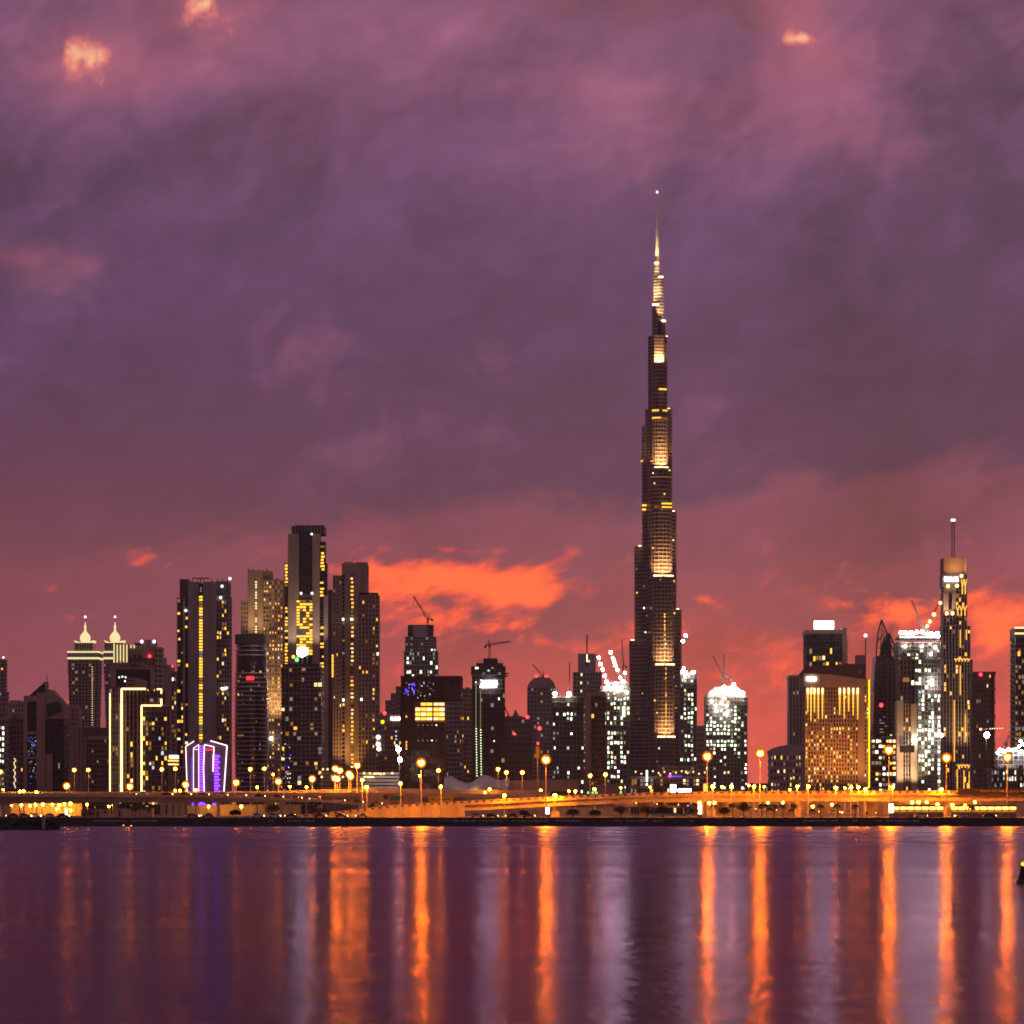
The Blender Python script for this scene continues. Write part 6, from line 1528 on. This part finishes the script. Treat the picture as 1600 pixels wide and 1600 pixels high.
# ------------------------------------------------------------------ cars
def car_proto(paint):
    o = empty('car', (0, 0, 0))
    m = Mesh(); m.slab([(-2.2, .35), (2.2, .35), (2.25, .75), (1.9, .92), (1.0, .98), (-1.7, 1.0), (-2.2, .9)], -.85, .85, paint); m.obj('body', o)
    m = Mesh(); m.slab([(-1.6, .98), (1.05, .97), (.45, 1.45), (-1.15, 1.47)], -.72, .72, 'glass_dark'); m.slab([(-1.12, 1.46), (.42, 1.44), (.3, 1.52), (-1.0, 1.53)], -.7, .7, paint); m.obj('cabin', o)
    for x in (-1.35, 1.4):
        for y in (-.86, .7):
            m = Mesh(); n = 10; pts = [(x + .34 * math.cos(2 * math.pi * i / n), .34 + .34 * math.sin(2 * math.pi * i / n)) for i in range(n)]; m.slab(pts, y, y + .2, 'rubber'); m.obj('wheel', o)
    for y in (-.7, .42): m = Mesh(); m.box(2.0, 2.32, y, y + .3, .55, .85, 'headlamp'); m.obj('headlight', o)
    for y in (-.75, .5): m = Mesh(); m.box(-2.26, -2.1, y, y + .28, .65, .85, 'taillamp'); m.obj('tail_light', o)
    return o
protos = []
def put_car(i, x, y, z, rz, label, group):
    pi = i % 5
    if len(protos) <= pi:
        o = car_proto('car_paint%d' % pi); protos.append(o)
    else:
        src = protos[pi]; o = src.copy(); COL.objects.link(o)
        for ch in src.children:
            c = ch.copy(); COL.objects.link(c); c.parent = o
    o.location = (x, y, z); o.rotation_euler = (0, 0, rz); tag(o, label, 'car', group)
COLN = ['silver', 'black', 'dark red', 'grey', 'cream']
cars = []
for f, D, xs, where in ((slipA, 1443.0, [i * 30.0 + 222 + (i * 17) % 9 for i in range(14)], 'on the slip road behind the ramp'), (slipB, 1423.0, [i * 31.0 + 985 + (i * 13) % 11 for i in range(13)], 'on the slip road below the viaduct')):
    for j, x in enumerate(xs): cars.append((x, D, Z(f(x), D), where, f, j, len(xs)))
i = 0
for x, D, z, where, f, j, n_ in cars:
    sl = math.atan2(-(f(x + 5) - f(x - 5)), 10)
    put_car(i, X(x, D), D + rng.uniform(-.6, 3), z + .02, 0 if rng.random() < .8 else math.pi, '%s car %s, %s' % (COLN[i % 5], where, 'leftmost' if j == 0 else 'rightmost' if j == n_ - 1 else ORD[j] + ' from the left'), 'cars on the slip roads')
    protos_o = None; i += 1
xs = [20, 38, 52, 74, 98, 300, 325, 402, 428, 455, 500, 533, 566, 745, 768, 800, 826, 1440, 1502, 1546]
for j, x in enumerate(xs):
    put_car(i, X(x, 1266), 1265 + rng.uniform(0, 4), GZ + .03, 0 if j % 3 else math.pi, '%s car on the shore road, %s' % (COLN[i % 5], ['leftmost', 'second from the left', 'third from the left', 'fourth from the left', 'fifth from the left', 'sixth from the left', 'seventh from the left', 'eighth from the left', 'ninth from the left', 'tenth from the left', 'tenth from the right', 'ninth from the right', 'eighth from the right', 'seventh from the right', 'sixth from the right', 'fifth from the right', 'fourth from the right', 'third from the right', 'second from the right', 'rightmost'][j]), 'cars on the shore road'); i += 1

# ------------------------------------------------------------------ trees
def tree_mesh(seed, h, w, n):
    r = random.Random(seed); t = Mesh(); c = Mesh()
    t.bar((0, 0, 0), (.1, 0, h * .42), .22, 'bark', .15, 7)
    tips = []
    for q in range(6):
        a = q * 1.05 + r.uniform(-.3, .3); e = (math.cos(a) * w * .28, math.sin(a) * w * .28, h * r.uniform(.55, .75)); t.bar((.1, 0, h * .36), e, .12, 'bark', .05, 5); tips.append(e)
    for e in tips + [(0, 0, h * .7), (w * .1, 0, h * .82), (-w * .15, .2, h * .74), (w * .32, 0, h * .5), (-w * .32, 0, h * .5)]:
        quad_leaves(c, e, w * r.uniform(.17, .25), n // 10, .24, 'leaf', r, .8)
    return t, c
def plant_tree(x, ytop, wpx, D, label, seed, n=1300, cat='tree'):
    h = Z(ytop, D) - GZ; w = wpx * D / F
    o = empty('round_tree', (X(x, D), D, GZ), seed * .7); tag(o, label, cat, 'dark shore trees')
    t, c = tree_mesh(seed, h, w, n); t.obj('trunk', o); c.obj('crown', o)
for i, (x, yt, w, lb) in enumerate(((970, 1259, 28, 'low dark shore tree below the supertall left flank'), (1010, 1259, 34, 'spreading dark shore tree below the supertall, left of two joined crowns'), (1036, 1257, 26, 'dark shore tree below the supertall, right of two joined crowns'), (1075, 1257.5, 40, 'broad dark shore tree left of the glowing white totem'), (1131, 1261, 24, 'small round shore tree between totem and tallest tree'), (1162, 1251, 26, 'tallest dark round shore tree below the broad construction tower'),
                                  (368, 1265, 20, 'low round bush tree under the violet building'), (426, 1256, 26, 'dark tree under the ringed tower beside the slip road'), (500, 1258, 34, 'dark tree at the top of the ramp, left of two'), (545, 1257, 30, 'dark tree at the top of the ramp, right of two'), (582, 1252, 16, 'narrow dark tree sticking up behind the ramp wall'), (895, 1264, 22, 'dark tree under the viaduct right of its first pier'), (930, 1266, 20, 'small dark tree under the viaduct below the spired tower'), (818, 1266, 18, 'small dark tree under the viaduct below the domed roof tower'))):
    D_ = 1300 if x > 600 or x == 368 else (1395 if x > 470 else 1405)
    plant_tree(x, yt, w, D_, lb, 20 + i)
def palm(x, ytop, D, label, seed):
    r = random.Random(seed); h = Z(ytop, D) - GZ
    o = empty('palm_tree', (X(x, D), D, GZ), r.uniform(0, 6)); tag(o, label, 'palm', 'palms along the shore road')
    t = Mesh(); p = Vector((0, 0, 0)); lean = r.uniform(-.25, .25)
    for q in range(5):
        e = Vector((lean * ((q + 1) / 5) ** 2, 0, (h - .6) * (q + 1) / 5)); t.bar(p, e, .17 - q * .012, 'bark', .16 - q * .012, 7); p = e
    t.obj('trunk', o)
    c = Mesh()
    for q in range(20):
        a = q * 2.399; up = r.uniform(-.2, 1.0); L = r.uniform(1.3, 1.9); d = Vector((math.cos(a), math.sin(a), 0)); s_ = Vector((-d.y, d.x, 0)); prev = p
        for k_ in range(1, 6):
            t_ = k_ / 5; e = p + d * L * t_ * (.9 if up > .5 else 1) + Vector((0, 0, up * t_ * 1.1 - 1.5 * t_ * t_))
            w = .26 * (1 - t_ * .6)
            for sg in (-1, 1): c.add([prev, e, e + s_ * sg * w * 1.5 - Vector((0, 0, .25)), prev + s_ * sg * w * 1.5 - Vector((0, 0, .2))], [(0, 1, 2, 3)], 'leaf_palm')
            prev = e
    c.obj('fronds', o)
px = [(1145, 1253.5), (1190, 1254), (1198, 1253.5), (1209, 1254.5), (1223, 1254.5), (1241, 1254), (1282, 1254.5), (1308, 1254), (1336, 1255), (1518, 1257)]
for i, (x, y) in enumerate(px):
    palm(x, y, 1312, 'dark palm silhouette on the shore road, %s' % (['leftmost, beside the tallest round tree', 'second of the row from the left', 'third of the row from the left', 'fourth of the row from the left', 'fifth of the row from the left', 'beside the viaduct pier below the hotel', 'first right of that hotel pier', 'second right of the hotel pier', 'third right of the hotel pier', 'alone between lit kiosks'][i]), 40 + i)
for i, (x, y) in enumerate(((207, 1257), (212, 1258), (219, 1257), (230, 1258))): palm(x, y, 1400, 'small palm behind the pale wall under the far viaduct, %s' % ['leftmost of four', 'second of four', 'third of four', 'rightmost of four'][i], 70 + i)

# ------------------------------------------------------------------ evening haze over the whole city
hm = bpy.data.materials.new('haze'); hm.use_nodes = True
ht = hm.node_tree; ht.nodes.clear()
pv = ht.nodes.new('ShaderNodeVolumePrincipled'); ho = ht.nodes.new('ShaderNodeOutputMaterial')
pv.inputs['Color'].default_value = (0.86, 0.82, 0.84, 1)
pv.inputs['Density'].default_value = 2.2e-5
pv.inputs['Anisotropy'].default_value = 0.35
ht.links.new(pv.outputs[0], ho.inputs['Volume'])
MATS['haze'] = hm
hz = Mesh(); hz.box(-16000, 16000, -3200, 8000, -1.5, 900, 'haze')
o = hz.obj('haze'); o['kind'] = 'stuff'; o['label'] = 'thin evening haze over the whole city'
